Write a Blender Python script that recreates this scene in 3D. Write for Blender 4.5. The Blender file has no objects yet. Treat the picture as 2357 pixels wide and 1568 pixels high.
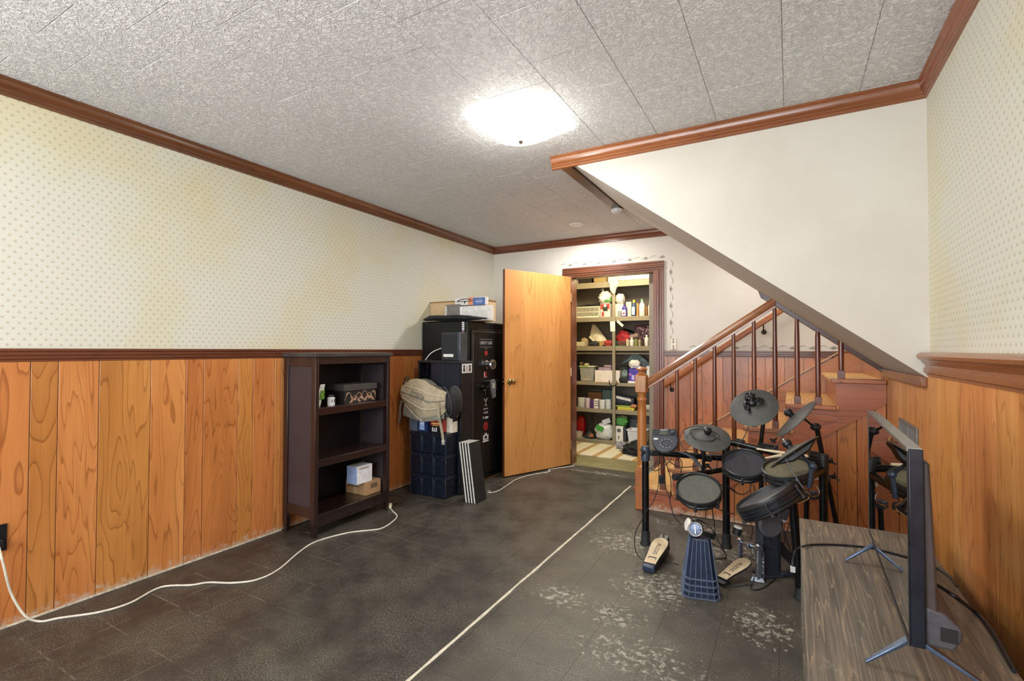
import bpy, math, random
from mathutils import Vector, Matrix, noise
from math import radians, sin, cos, pi, sqrt
random.seed(7)
S = bpy.context.scene
COL = S.collection

# ---------------------------------------------------------------- camera, world, lights, exposure
EYE = Vector((0, 0, 1.235))
FPX = 1131.95
YAW, PIT, ROL = radians(29.444), radians(1.088), radians(0.1334)
FWD = Vector((-sin(YAW) * cos(PIT), cos(YAW) * cos(PIT), sin(PIT)))
_r = Vector((cos(YAW), sin(YAW), 0)); _u = _r.cross(FWD)
RGT = _r * cos(ROL) + _u * sin(ROL)
UPV = -_r * sin(ROL) + _u * cos(ROL)
cam = bpy.data.cameras.new('camera'); camo = bpy.data.objects.new('camera', cam); COL.objects.link(camo)
cam.sensor_width = 36; cam.lens = 36 * FPX / 2357; cam.clip_start = 0.02
camo.matrix_world = Matrix(((RGT.x, UPV.x, -FWD.x, EYE.x), (RGT.y, UPV.y, -FWD.y, EYE.y), (RGT.z, UPV.z, -FWD.z, EYE.z), (0, 0, 0, 1)))
S.camera = camo

S.view_settings.view_transform = 'Standard'; S.view_settings.look = 'None'
S.view_settings.gamma = 1; S.view_settings.use_curve_mapping = False
S.view_settings.exposure = 0.42
w = bpy.data.worlds.new('world'); S.world = w; w.use_nodes = True
w.node_tree.nodes['Background'].inputs[0].default_value = (0.75, 0.85, 1, 1)
w.node_tree.nodes['Background'].inputs[1].default_value = 1.0

def area(name, loc, rot, sx, sy, power, col):
    l = bpy.data.lights.new(name, 'AREA'); l.shape = 'RECTANGLE'; l.size = sx; l.size_y = sy; l.energy = power; l.color = col
    o = bpy.data.objects.new(name, l); o.location = loc; o.rotation_euler = rot; COL.objects.link(o); return o
def point(name, loc, power, col, rad):
    l = bpy.data.lights.new(name, 'POINT'); l.energy = power; l.color = col; l.shadow_soft_size = rad
    o = bpy.data.objects.new(name, l); o.location = loc; COL.objects.link(o); return o
# added soft fill, set in an added window behind the camera
area('added_window_fill', (-1.25, -1.58, 1.45), (radians(106), 0, 0), 3.0, 1.45, 102, (0.93, 0.97, 1.0))
# the flush ceiling lamp (its glass shade glows too), an added fill light behind the camera, the lamp over the stair landing
# and an added fill for the far end, under the round ceiling plate
point('lamp_bulbs', (-1.22, 2.25, 2.18), 4.2, (1.0, 0.98, 0.95), 0.06)
area('lamp_downlight', (-1.22, 2.25, 2.322), (0, 0, 0), 0.38, 0.38, 11, (1.0, 0.98, 0.95))
point('added_rear_fill', (-1.22, -0.75, 2.2), 9, (1.0, 0.98, 0.95), 0.08)
area('stair_lamp_bulbs', (-0.02, 4.45, 2.385), (0, 0, 0), 0.4, 0.4, 7, (1.0, 0.98, 0.96))
area('added_far_fill', (-1.77, 4.40, 2.425), (0, 0, 0), 0.1, 0.1, 17, (1.0, 0.97, 0.93))
# bulb in the closet
point('closet_bulb', (-1.75, 5.62, 2.25), 30, (1.0, 0.86, 0.62), 0.07)

# ---------------------------------------------------------------- point helpers: where a line of sight meets a real plane of the room
def _ray(px, py): return FWD + RGT * ((px - 1178.5) / FPX) - UPV * ((py - 784) / FPX)
def oz(px, py, z): d = _ray(px, py); return EYE + d * ((z - EYE.z) / d.z)
def oy(px, py, y): d = _ray(px, py); return EYE + d * (y / d.y)
def ox(px, py, x): d = _ray(px, py); return EYE + d * (x / d.x)
def od(px, py, t): return EYE + _ray(px, py) * t

# ---------------------------------------------------------------- materials
def c(h, a=1):
    h = h.lstrip('#'); v = [int(h[i:i + 2], 16) / 255 for i in (0, 2, 4)]
    return tuple((x / 12.92 if x <= .04045 else ((x + .055) / 1.055) ** 2.4) for x in v) + (a,)
class G:
    def __init__(s, name):
        s.m = bpy.data.materials.new(name); s.m.use_nodes = True; s.t = s.m.node_tree; s.t.nodes.clear()
        s.out = s.t.nodes.new('ShaderNodeOutputMaterial'); s.b = s.t.nodes.new('ShaderNodeBsdfPrincipled')
        s.t.links.new(s.b.outputs[0], s.out.inputs[0]); s.tc = s.n('ShaderNodeTexCoord')
    def n(s, k): return s.t.nodes.new(k)
    def set(s, inp, v):
        if hasattr(v, 'is_linked') or isinstance(v, bpy.types.NodeSocket): s.t.links.new(v, inp)
        else: inp.default_value = v
    def P(s, **k):
        for a, v in k.items(): s.set(s.b.inputs[a.replace('_', ' ')], v)
        return s.m
    def math(s, op, a, b=None, cc=None, clamp=False):
        n = s.n('ShaderNodeMath'); n.operation = op; n.use_clamp = clamp; s.set(n.inputs[0], a)
        if b is not None: s.set(n.inputs[1], b)
        if cc is not None: s.set(n.inputs[2], cc)
        return n.outputs[0]
    def vm(s, op, a, b=None):
        n = s.n('ShaderNodeVectorMath'); n.operation = op; s.set(n.inputs[0], a)
        if b is not None: s.set(n.inputs[1], b)
        return n.outputs[0]
    def sep(s, v): n = s.n('ShaderNodeSeparateXYZ'); s.set(n.inputs[0], v); return n.outputs
    def comb(s, x, y, z):
        n = s.n('ShaderNodeCombineXYZ'); s.set(n.inputs[0], x); s.set(n.inputs[1], y); s.set(n.inputs[2], z); return n.outputs[0]
    def noise(s, v, scale=5, detail=3, rough=.5, dist=0, w=None):
        n = s.n('ShaderNodeTexNoise'); s.set(n.inputs['Vector'], v); n.inputs['Scale'].default_value = scale
        n.inputs['Detail'].default_value = detail; n.inputs['Roughness'].default_value = rough; n.inputs['Distortion'].default_value = dist
        return n.outputs['Fac']
    def ramp(s, f, stops, interp='LINEAR'):
        n = s.n('ShaderNodeValToRGB'); n.color_ramp.interpolation = interp; e = n.color_ramp.elements
        while len(e) < len(stops): e.new(.5)
        for q, (p, col) in zip(e, stops): q.position = p; q.color = col if len(col) == 4 else tuple(col) + (1,)
        s.set(n.inputs[0], f); return n.outputs[0]
    def sm(s, f, a, b):      # smoothstep
        n = s.n('ShaderNodeMapRange'); n.interpolation_type = 'SMOOTHSTEP'; s.set(n.inputs[0], f); n.inputs[1].default_value = a; n.inputs[2].default_value = b
        return n.outputs[0]
    def mix(s, f, a, b, mode='MIX'):
        n = s.n('ShaderNodeMix'); n.data_type = 'RGBA'; n.blend_type = mode; s.set(n.inputs[0], f); s.set(n.inputs[6], a); s.set(n.inputs[7], b); return n.outputs[2]
    def bump(s, h, strength=.3, dist=.01):
        n = s.n('ShaderNodeBump'); n.inputs['Strength'].default_value = strength; n.inputs['Distance'].default_value = dist; s.set(n.inputs['Height'], h); return n.outputs[0]
    def rnd(s): n = s.n('ShaderNodeObjectInfo'); return n.outputs['Random']
    def pos(s): n = s.n('ShaderNodeNewGeometry'); return n.outputs['Position']

_cache = {}
def M(hexc, rough=.5, metal=0, var=.12, bump=0, scale=30, spec=.5, coat=0):
    key = (hexc, rough, metal, var, bump, scale, spec, coat)
    if key in _cache: return _cache[key]
    g = G('paint_' + hexc.strip('#')); o = g.tc.outputs['Object']
    n = g.noise(o, scale, 4, .6)
    base = c(hexc)
    col = g.mix(g.sm(n, .3, .7), tuple(x * (1 - var) for x in base[:3]) + (1,), tuple(min(1, x * (1 + var)) for x in base[:3]) + (1,))
    r = g.math('ADD', g.math('MULTIPLY', g.math('SUBTRACT', n, .5), .2), rough, clamp=True)
    g.P(Base_Color=col, Roughness=r, Metallic=metal, Specular_IOR_Level=spec, Coat_Weight=coat)
    if bump: g.P(Normal=g.bump(g.noise(o, scale * 4, 4, .6), bump, .004))
    _cache[key] = g.m; return g.m
def emis(hexc, strength):
    g = G('glow'); return g.P(Base_Color=c(hexc), Emission_Color=c(hexc), Emission_Strength=strength, Roughness=.3)
def glass(hexc='#ffffff', rough=.05, alpha=.35):
    g = G('clear_plastic'); n = g.noise(g.tc.outputs['Object'], 25, 3)
    return g.P(Base_Color=c(hexc), Roughness=rough, Alpha=g.math('ADD', g.math('MULTIPLY', n, .25), alpha, clamp=True), Specular_IOR_Level=.8)

def wood(name, light, mid, dark, axis='Z', sc=1.0, rough=.38, contrast=1.0, coat=.25, lines=11, whitebase=False, randv=.3):
    g = G(name); o = g.tc.outputs['Object']; r = g.rnd()
    x, y, z = g.sep(o)
    off = g.math('MULTIPLY', r, 61.0)
    a = {'X': (1.0, 8, 8), 'Y': (8, 1.0, 8), 'Z': (8, 8, 1.0)}[axis]
    v = g.comb(g.math('ADD', g.math('MULTIPLY', x, a[0] * sc), off), g.math('MULTIPLY', y, a[1] * sc), g.math('ADD', g.math('MULTIPLY', z, a[2] * sc), off))
    n = g.noise(v, .8, 2.5, .45, .35)
    ph = g.math('FRACT', g.math('MULTIPLY', n, float(lines)))
    ring = g.math('ADD', g.math('MULTIPLY', g.math('POWER', ph, 2.0), .32), g.math('MULTIPLY', g.sm(ph, .80, .93), .62))
    edge = g.sm(ph, .93, 1.0)
    ring = g.math('SUBTRACT', ring, edge)
    f = {'X': (3, 160, 160), 'Y': (160, 3, 160), 'Z': (160, 160, 3)}[axis]
    fv = g.comb(g.math('ADD', g.math('MULTIPLY', x, f[0]), off), g.math('MULTIPLY', y, f[1]), g.math('MULTIPLY', z, f[2]))
    fib = g.noise(fv, 1.0, 3, .6)
    big = g.noise(v, .35, 3, .5)
    base = g.ramp(g.math('ADD', g.math('MULTIPLY', big, .75), g.math('MULTIPLY', fib, .25)), [(.25, c(dark)), (.5, c(mid)), (.72, c(light))])
    dk = g.mix(1, base, (.50, .40, .32, 1), 'MULTIPLY')
    col = g.mix(g.math('MULTIPLY', ring, .85 * contrast, clamp=True), base, dk)
    col = g.mix(g.math('MULTIPLY', g.sm(fib, .5, .75), .5 * contrast), col, dk)
    hv = g.n('ShaderNodeHueSaturation'); g.set(hv.inputs['Color'], col)
    g.set(hv.inputs['Value'], g.math('ADD', 1 - randv * .5, g.math('MULTIPLY', r, randv)))
    g.set(hv.inputs['Hue'], g.math('ADD', .494, g.math('MULTIPLY', g.math('FRACT', g.math('MULTIPLY', r, 7.31)), .014)))
    col = hv.outputs[0]
    if whitebase:   # scuffed, limewashed wear just above the floor
        nn = g.noise(g.pos(), 30, 4, .7); pz = g.sep(g.pos())[2]
        m = g.math('MULTIPLY', g.sm(g.math('SUBTRACT', .15, g.math('ADD', pz, g.math('MULTIPLY', nn, .20))), 0, .06), .7)
        col = g.mix(m, col, c('#c9b8a4'))
    ro = g.math('ADD', rough, g.math('MULTIPLY', g.math('SUBTRACT', fib, .5), .25), clamp=True)
    return g.P(Base_Color=col, Roughness=ro, Coat_Weight=coat, Coat_Roughness=.25, Normal=g.bump(g.math('SUBTRACT', 0, g.math('ADD', ring, fib)), .12, .002))

W_PLANK = wood('wood_plank', '#e6a05c', '#cc8344', '#985826', 'Z', 1, .34, 1.0, .35, 17, True, .16)
W_PLANKR = wood('wood_plank_stair', '#c98348', '#b26a36', '#824522', 'Z', 1, .32, 1.1, .4, 16, True, .16)
W_PLANKF = wood('wood_plank_fine', '#eaa968', '#d68d4b', '#a8632f', 'Z', 2.2, .42, .8, .2, 5, False, .12)
W_TRIM = wood('wood_trim_y', '#8a5436', '#714026', '#4f2917', 'Y', 2, .3, .6, .4, 6, False, .08)
W_TRIMX = wood('wood_trim_x', '#8c5636', '#744127', '#522a18', 'X', 2, .3, .6, .4, 6, False, .08)
W_TRIMD = wood('wood_trim_dark', '#5b3423', '#472418', '#2e160e', 'X', 2, .3, .6, .4, 6, False, .08)
W_TRIMZ = wood('wood_trim_z', '#8c5234', '#743f25', '#4f2815', 'Z', 2, .3, .6, .4, 6, False, .08)
W_CROWNR = wood('wood_crown_right', '#a8693d', '#93552e', '#6b391e', 'Y', 2, .3, .6, .4, 6, False, .08)
W_CROWNX = wood('wood_crown_bulkhead', '#a8693d', '#93552e', '#6b391e', 'X', 2, .26, .6, .5, 6, False, .08)
W_STAIRX = wood('wood_stair_x', '#b9723f', '#a45d31', '#783e1e', 'X', 1, .32, 1.0, .4, 13, True, .12)
W_TREAD = wood('wood_tread', '#e6bd7e', '#cf9d60', '#a5784a', 'Y', 1.5, .45, .7, .1, 8, False, .15)
W_RAIL = wood('wood_handrail', '#b0713e', '#955829', '#6c3a18', 'X', 2, .28, .6, .5, 5, False, .08)
W_BAL = wood('wood_baluster', '#83482e', '#6b3622', '#4b2114', 'Z', 2, .28, .5, .5, 5, False, .15)
W_NEWEL = wood('wood_newel', '#cd8a50', '#b8753c', '#925425', 'Z', 2, .33, .6, .4, 6, False, .08)
W_DOOR = wood('wood_door', '#e5ad68', '#d69a54', '#b87d3e', 'Z', .9, .36, .55, .3, 9, False, .05)
W_ESP = wood('wood_espresso', '#3a2724', '#2b1b19', '#1c1110', 'Z', 2, .3, .5, .4, 6, False, .06)
W_ESPY = wood('wood_espresso_y', '#341f1c', '#271614', '#190d0c', 'Y', 2, .28, .5, .5, 6, False, .06)

def mk_stand():
    g = G('grey_oak_laminate'); o = g.tc.outputs['Object']; x, y, z = g.sep(o)
    v = g.comb(g.math('MULTIPLY', x, 20), g.math('MULTIPLY', y, .8), g.math('MULTIPLY', z, 20))
    n = g.noise(v, 1.2, 3, .5, .25); ph = g.math('FRACT', g.math('MULTIPLY', n, 9))
    f = g.noise(g.comb(g.math('MULTIPLY', x, 220), g.math('MULTIPLY', y, 5), g.math('MULTIPLY', z, 220)), 1, 3, .6)
    b = g.noise(v, 3, 4, .6)
    col = g.ramp(g.math('ADD', g.math('MULTIPLY', b, .5), g.math('MULTIPLY', f, .5)), [(.3, c('#4a443d')), (.5, c('#6a6156')), (.7, c('#857a6c'))])
    col = g.mix(g.math('MULTIPLY', g.math('POWER', ph, 6), .5), col, c('#b79d7c'))
    d = g.noise(o, 14, 5, .7)
    col = g.mix(g.math('MULTIPLY', g.sm(d, .6, .75), .25), col, c('#b8b4ac'))
    return g.P(Base_Color=col, Roughness=g.math('ADD', .38, g.math('MULTIPLY', f, .2)), Normal=g.bump(f, .1, .002))
M_STAND = mk_stand()

def mk_paper(uaxis):
    g = G('sprig_wallpaper'); o = g.tc.outputs['Object']; xyz = g.sep(o)
    u = xyz[0] if uaxis == 'x' else xyz[1]; v = xyz[2]
    sx, q = .0187, .0492
    cu = g.math('DIVIDE', g.math('ADD', u, 20), sx); ci = g.math('FLOOR', cu)
    fu = g.math('MULTIPLY', g.math('SUBTRACT', g.math('SUBTRACT', cu, ci), .5), sx)
    par = g.math('MODULO', ci, 2)
    vv = g.math('ADD', g.math('DIVIDE', v, q), g.math('MULTIPLY', par, .5))
    vf = g.math('FLOOR', vv); fv = g.math('MULTIPLY', g.math('SUBTRACT', g.math('SUBTRACT', vv, vf), .5), q)
    au = g.math('ABSOLUTE', fu)
    def ell(cx, cy, rx, ry):
        a = g.math('DIVIDE', g.math('SUBTRACT', au, cx), rx); b = g.math('DIVIDE', g.math('SUBTRACT', fv, cy), ry)
        d = g.math('ADD', g.math('MULTIPLY', a, a), g.math('MULTIPLY', b, b)); return g.sm(g.math('SUBTRACT', 1, d), 0, .8)
    dots = g.math('MAXIMUM', ell(.0021, -.004, .0016, .0035), ell(.0058, -.001, .0013, .0018))
    halo = ell(0, .0015, .0052, .0065)
    sp = ell(0, -.021, .0009, .0009)
    st = g.noise(o, 1.6, 4, .55); st2 = g.noise(o, 9, 3, .6)
    wn = g.n('ShaderNodeTexWhiteNoise'); wn.noise_dimensions = '2D'; g.set(wn.inputs['Vector'], g.comb(ci, vf, 0))
    paper = g.mix(g.sm(st, .42, .75), c('#d9d7c9'), c('#d8d0ae'))
    paper = g.mix(g.math('MULTIPLY', g.sm(st2, .55, .75), .35), paper, c('#e6d9cd'))
    hc = g.mix(wn.outputs['Value'], c('#c2b98c'), c('#cdb79a'))
    col = g.mix(g.math('MULTIPLY', halo, .55), paper, hc)
    dc = g.mix(wn.outputs['Value'], c('#837f63'), c('#9a8a66'))
    col = g.mix(g.math('MULTIPLY', dots, .8), col, dc)
    col = g.mix(g.math('MULTIPLY', sp, .4), col, dc)
    return g.P(Base_Color=col, Roughness=.75, Specular_IOR_Level=.25)
M_PAPERY = mk_paper('y'); M_PAPERX = mk_paper('x')

def mk_plaster(hexc, hex2):
    g = G('painted_wallcover'); o = g.tc.outputs['Object']
    n = g.noise(o, 1.5, 4, .6); f = g.noise(o, 400, 2, .6); x, y, z = g.sep(o)
    wv = g.noise(g.comb(g.math('MULTIPLY', x, 900), g.math('MULTIPLY', y, 900), g.math('MULTIPLY', z, 60)), 1, 2)
    col = g.mix(g.sm(n, .35, .7), c(hexc), c(hex2))
    return g.P(Base_Color=col, Roughness=.7, Specular_IOR_Level=.3, Normal=g.bump(g.math('ADD', f, wv), .08, .001))
M_WALL = mk_plaster('#d3cdc3', '#cbc4b8')

def mk_ceiling():
    g = G('embossed_ceiling_tile'); p = g.pos(); r = g.rnd()
    off = g.comb(g.math('MULTIPLY', r, 9), g.math('MULTIPLY', r, 23), 0)
    v = g.vm('ADD', p, off)
    n1 = g.noise(v, 34, 4, .62, .9); n2 = g.noise(v, 85, 3, .6, .4)
    rdg = g.math('ABSOLUTE', g.math('SUBTRACT', n1, .5))
    h = g.math('ADD', g.sm(rdg, 0, .07), g.math('MULTIPLY', g.sm(n2, .42, .62), .45))
    lo = g.noise(p, .8, 3)
    col = g.mix(g.sm(lo, .3, .7), c('#efefee'), c('#e8e8e7'))
    col = g.mix(g.math('MULTIPLY', g.sm(rdg, .02, 0), .25), col, c('#a5a39e'))
    return g.P(Base_Color=col, Roughness=.55, Specular_IOR_Level=.35, Normal=g.bump(h, .75, .006))
M_CEIL = mk_ceiling()

def mk_floor():
    g = G('worn_dark_vinyl_tile'); o = g.tc.outputs['Object']; p = g.pos(); r = g.rnd()
    lx, ly, lz = g.sep(o); px, py, pz = g.sep(p)
    ed = g.math('SUBTRACT', .1174, g.math('MAXIMUM', g.math('ABSOLUTE', lx), g.math('ABSOLUTE', ly)))
    big = g.noise(p, 1.3, 5, .6); mid = g.noise(p, 7, 5, .65); fine = g.noise(p, 150, 5, .75); sp = g.noise(p, 260, 2, .5)
    col = g.ramp(g.math('ADD', g.math('MULTIPLY', big, .6), g.math('MULTIPLY', mid, .4)), [(.3, c('#262522')), (.48, c('#34322e')), (.6, c('#444139')), (.75, c('#56524a'))])
    # browner towards the left-hand wall
    lf = g.sm(g.math('ADD', px, g.math('MULTIPLY', mid, .8)), -.9, -2.6)
    col = g.mix(g.math('MULTIPLY', lf, .30), col, c('#38291f'))
    rt = g.sm(px, -1.25, -1.1)
    col = g.mix(g.math('MULTIPLY', rt, .30), col, c('#6c685c'))
    # speckled wear
    wear = g.math('MULTIPLY', g.sm(fine, .48, .62), g.sm(g.noise(p, 3.6, 6, .72), .38, .60))
    col = g.mix(g.math('MULTIPLY', wear, .6), col, c('#8c8677'))
    # worn joints, strongest by the left-hand wall
    jm = g.math('MULTIPLY', g.sm(g.math('SUBTRACT', .0036, g.math('MULTIPLY', g.math('ABSOLUTE', ed), 1.0)), 0, .002), g.math('ADD', g.math('MULTIPLY', g.sm(px, -1.6, -2.6), .7), .03))
    jm = g.math('MULTIPLY', jm, g.sm(g.noise(p, 8, 5, .75), .38, .64))
    col = g.mix(g.math('MULTIPLY', jm, .6), col, c('#a3998a'))
    # flaked white patches (adhesive showing) around the drum kit and along the bottom right
    def spot(cx, cy, rx, ry):
        a = g.math('DIVIDE', g.math('SUBTRACT', px, cx), rx); b = g.math('DIVIDE', g.math('SUBTRACT', py, cy), ry)
        return g.math('SUBTRACT', 1, g.math('ADD', g.math('MULTIPLY', a, a), g.math('MULTIPLY', b, b)), clamp=True)
    m = spot(-.93, 3.15, .3, .34)
    for q in ((-.62, 2.62, .3, .3), (-.72, 2.25, .2, .16), (-.12, 2.5, .2, .25), (-.35, 3.3, .35, .3), (-.55, 2.0, .35, .2), (-1.0, 2.3, .2, .15), (-.45, 3.65, .6, .12), (-1.7, 4.75, .6, .07), (-.1, 1.7, .15, .3)):
        m = g.math('MAXIMUM', m, spot(*q))
    fl = g.math('MULTIPLY', g.sm(g.math('ADD', g.noise(p, 30, 7, .8, .5), g.math('MULTIPLY', m, .13)), .62, .70), g.sm(m, 0, .3))
    col = g.mix(g.math('MULTIPLY', fl, .75), col, c('#bdb8a9'))
    dust = g.sm(sp, .66, .73)
    col = g.mix(g.math('MULTIPLY', dust, .5), col, c('#c8c4b8'))
    ro = g.math('ADD', .30, g.math('MULTIPLY', mid, .35)); ro = g.math('ADD', ro, g.math('MULTIPLY', fl, .3), clamp=True)
    h = g.math('ADD', g.math('MULTIPLY', fine, .5), g.math('MULTIPLY', fl, -.5))
    return g.P(Base_Color=col, Roughness=ro, Normal=g.bump(h, .15, .003), Specular_IOR_Level=.45)
M_FLOOR = mk_floor()

BLACK = M('#17171a', .38); BLACKM = M('#141418', .3, .0, .1, 0, 20, .6); GREYP = M('#3a3d44', .42); CHROME = M('#c8c8cc', .18, 1.0, .05)
NAVY = M('#181c26', .32, 0, .2); RUBBER = M('#202124', .7); DGREY = M('#2a2b2e', .5)
BRASS = M('#c9b48a', .2, 1.0, .08); WHITE = M('#e9e7e2', .5, 0, .04)
M_STEEL = M('#8f98a3', .3, .9, .1)
# ---------------------------------------------------------------- mesh helpers
class MB:
    def __init__(s): s.V = []; s.F = []; s.xf = None
    def at(s, m): s.xf = m; return s
    def add(s, vs, fs):
        b = len(s.V)
        for v in vs:
            v = Vector(v); s.V.append(s.xf @ v if s.xf is not None else v)
        s.F += [tuple(b + i for i in f) for f in fs]; return s
    def box(s, x0, x1, y0, y1, z0, z1):
        return s.add([(x0, y0, z0), (x1, y0, z0), (x1, y1, z0), (x0, y1, z0), (x0, y0, z1), (x1, y0, z1), (x1, y1, z1), (x0, y1, z1)],
                     [(3, 2, 1, 0), (4, 5, 6, 7), (0, 1, 5, 4), (1, 2, 6, 5), (2, 3, 7, 6), (3, 0, 4, 7)])
    def frust(s, a, b, z0, z1):   # a,b = (x0,x1,y0,y1) bottom / top
        return s.add([(a[0], a[2], z0), (a[1], a[2], z0), (a[1], a[3], z0), (a[0], a[3], z0), (b[0], b[2], z1), (b[1], b[2], z1), (b[1], b[3], z1), (b[0], b[3], z1)],
                     [(3, 2, 1, 0), (4, 5, 6, 7), (0, 1, 5, 4), (1, 2, 6, 5), (2, 3, 7, 6), (3, 0, 4, 7)])
    def extr(s, poly, vec):
        n = len(poly); vec = Vector(vec); p = [Vector(q) for q in poly]
        return s.add(p + [q + vec for q in p], [tuple(range(n))[::-1], tuple(range(n, 2 * n))] + [(i, (i + 1) % n, n + (i + 1) % n, n + i) for i in range(n)])
    def lathe(s, prof, o=(0, 0, 0), n=24, ax=(0, 0, 1), caps=True):
        q = Vector((0, 0, 1)).rotation_difference(Vector(ax).normalized()); o = Vector(o)
        vs = []; fs = []
        for r, z in prof:
            for i in range(n):
                a = 2 * pi * i / n; vs.append(o + q @ Vector((r * cos(a), r * sin(a), z)))
        for j in range(len(prof) - 1):
            for i in range(n):
                k = (i + 1) % n; fs.append((j * n + i, j * n + k, (j + 1) * n + k, (j + 1) * n + i))
        if caps: fs += [tuple(range(n))[::-1], tuple(range((len(prof) - 1) * n, len(prof) * n))]
        return s.add(vs, fs)
    def cyl(s, p0, p1, r0, r1=None, n=16):
        p0 = Vector(p0); p1 = Vector(p1); r1 = r0 if r1 is None else r1
        return s.lathe([(r0, 0), (r1, (p1 - p0).length)], p0, n, p1 - p0)
    def tube(s, pts, r, n=8, smooth=0):
        pts = [Vector(p) for p in pts]
        if smooth:
            for _ in range(1):
                out = []
                for i in range(len(pts) - 1):
                    a, b, cc, d = pts[max(i - 1, 0)], pts[i], pts[i + 1], pts[min(i + 2, len(pts) - 1)]
                    for k in range(smooth):
                        t = k / smooth
                        out.append(.5 * ((2 * b) + (cc - a) * t + (2 * a - 5 * b + 4 * cc - d) * t * t + (3 * b - a - 3 * cc + d) * t ** 3))
                pts = out + [pts[-1]]
        vs = []; fs = []; N = len(pts); t0 = (pts[1] - pts[0]).normalized(); u = t0.orthogonal().normalized()
        for i, p in enumerate(pts):
            t = (pts[min(i + 1, N - 1)] - pts[max(i - 1, 0)])
            t = t.normalized() if t.length > 1e-9 else t0
            u = (u - t * u.dot(t)); u = u.normalized() if u.length > 1e-6 else t.orthogonal().normalized(); v = t.cross(u)
            for k in range(n):
                a = 2 * pi * k / n; vs.append(p + (u * cos(a) + v * sin(a)) * r)
        for i in range(N - 1):
            for k in range(n):
                m = (k + 1) % n; fs.append((i * n + k, i * n + m, (i + 1) * n + m, (i + 1) * n + k))
        fs += [tuple(range(n))[::-1], tuple(range((N - 1) * n, N * n))]
        return s.add(vs, fs)
    def ribbon(s, pts, wv, th):   # flat strap: width vector wv, thickness vector th
        wv = Vector(wv); th = Vector(th); pts = [Vector(p) for p in pts]; vs = []; fs = []
        for p in pts: vs += [p - wv / 2, p + wv / 2, p + wv / 2 + th, p - wv / 2 + th]
        for i in range(len(pts) - 1):
            for k in range(4):
                m = (k + 1) % 4; fs.append((i * 4 + k, i * 4 + m, i * 4 + 4 + m, i * 4 + 4 + k))
        fs += [(3, 2, 1, 0), tuple(range(len(vs) - 4, len(vs)))]
        return s.add(vs, fs)
    def blob(s, ctr, rad, amp=.15, freq=3, seed=0, nu=26, nv=16, floor=None, sq=1.0):
        ctr = Vector(ctr); vs = []; fs = []
        for j in range(nv + 1):
            th = pi * j / nv
            for i in range(nu):
                ph = 2 * pi * i / nu; d = Vector((sin(th) * cos(ph), sin(th) * sin(ph), cos(th)))
                k = 1 + amp * (noise.noise(d * freq + Vector((seed * 7.1, seed * 3.3, 0))) + .5 * noise.noise(d * freq * 2.7 + Vector((0, seed * 5.1, 1))))
                e = Vector([math.copysign(abs(q) ** sq, q) for q in d])
                p = ctr + Vector((e.x * rad[0], e.y * rad[1], e.z * rad[2])) * k
                if floor is not None and p.z < floor: p.z = floor
                vs.append(p)
        for j in range(nv):
            for i in range(nu):
                k = (i + 1) % nu; fs.append((j * nu + i, (j + 1) * nu + i, (j + 1) * nu + k, j * nu + k))
        return s.add(vs, fs)
    def grid(s, fn, nu, nv, th=None):   # open sheet with thickness vector
        vs = [Vector(fn(i / nu, j / nv)) for j in range(nv + 1) for i in range(nu + 1)]; W = nu + 1
        fs = [(j * W + i, j * W + i + 1, (j + 1) * W + i + 1, (j + 1) * W + i) for j in range(nv) for i in range(nu)]
        if th is None: return s.add(vs, fs)
        L = len(vs); th = Vector(th); vs2 = [v + th for v in vs]
        f2 = [tuple(L + i for i in f[::-1]) for f in fs]
        per = [i for i in range(nu)] + [j * W + nu for j in range(nv)] + [nv * W + i for i in range(nu, 0, -1)] + [j * W for j in range(nv, 0, -1)]
        sd = [(per[k], L + per[k], L + per[(k + 1) % len(per)], per[(k + 1) % len(per)]) for k in range(len(per))]
        return s.add(vs + vs2, fs + f2 + sd)
    def build(s, name, mat, parent=None, world=True, bev=0, ang=38, seg=2, label=None, smooth=True):
        vs = s.V
        if parent is not None and world:
            off = Vector(); q = parent
            while q is not None: off += q.location; q = q.parent
            vs = [v - off for v in vs]
        me = bpy.data.meshes.new(name); me.from_pydata([tuple(v) for v in vs], [], s.F)
        import bmesh
        bm = bmesh.new(); bm.from_mesh(me); bmesh.ops.recalc_face_normals(bm, faces=bm.faces); bm.to_mesh(me); bm.free()
        if smooth:
            me.polygons.foreach_set('use_smooth', [True] * len(me.polygons)); me.set_sharp_from_angle(angle=radians(ang))
        if mat: me.materials.append(mat)
        o = bpy.data.objects.new(name, me); COL.objects.link(o)
        if parent is not None: o.parent = parent
        if bev:
            b = o.modifiers.new('bevel', 'BEVEL'); b.width = bev; b.segments = seg; b.limit_method = 'ANGLE'; b.angle_limit = radians(40)
        if label: o['label'] = label
        return o

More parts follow.
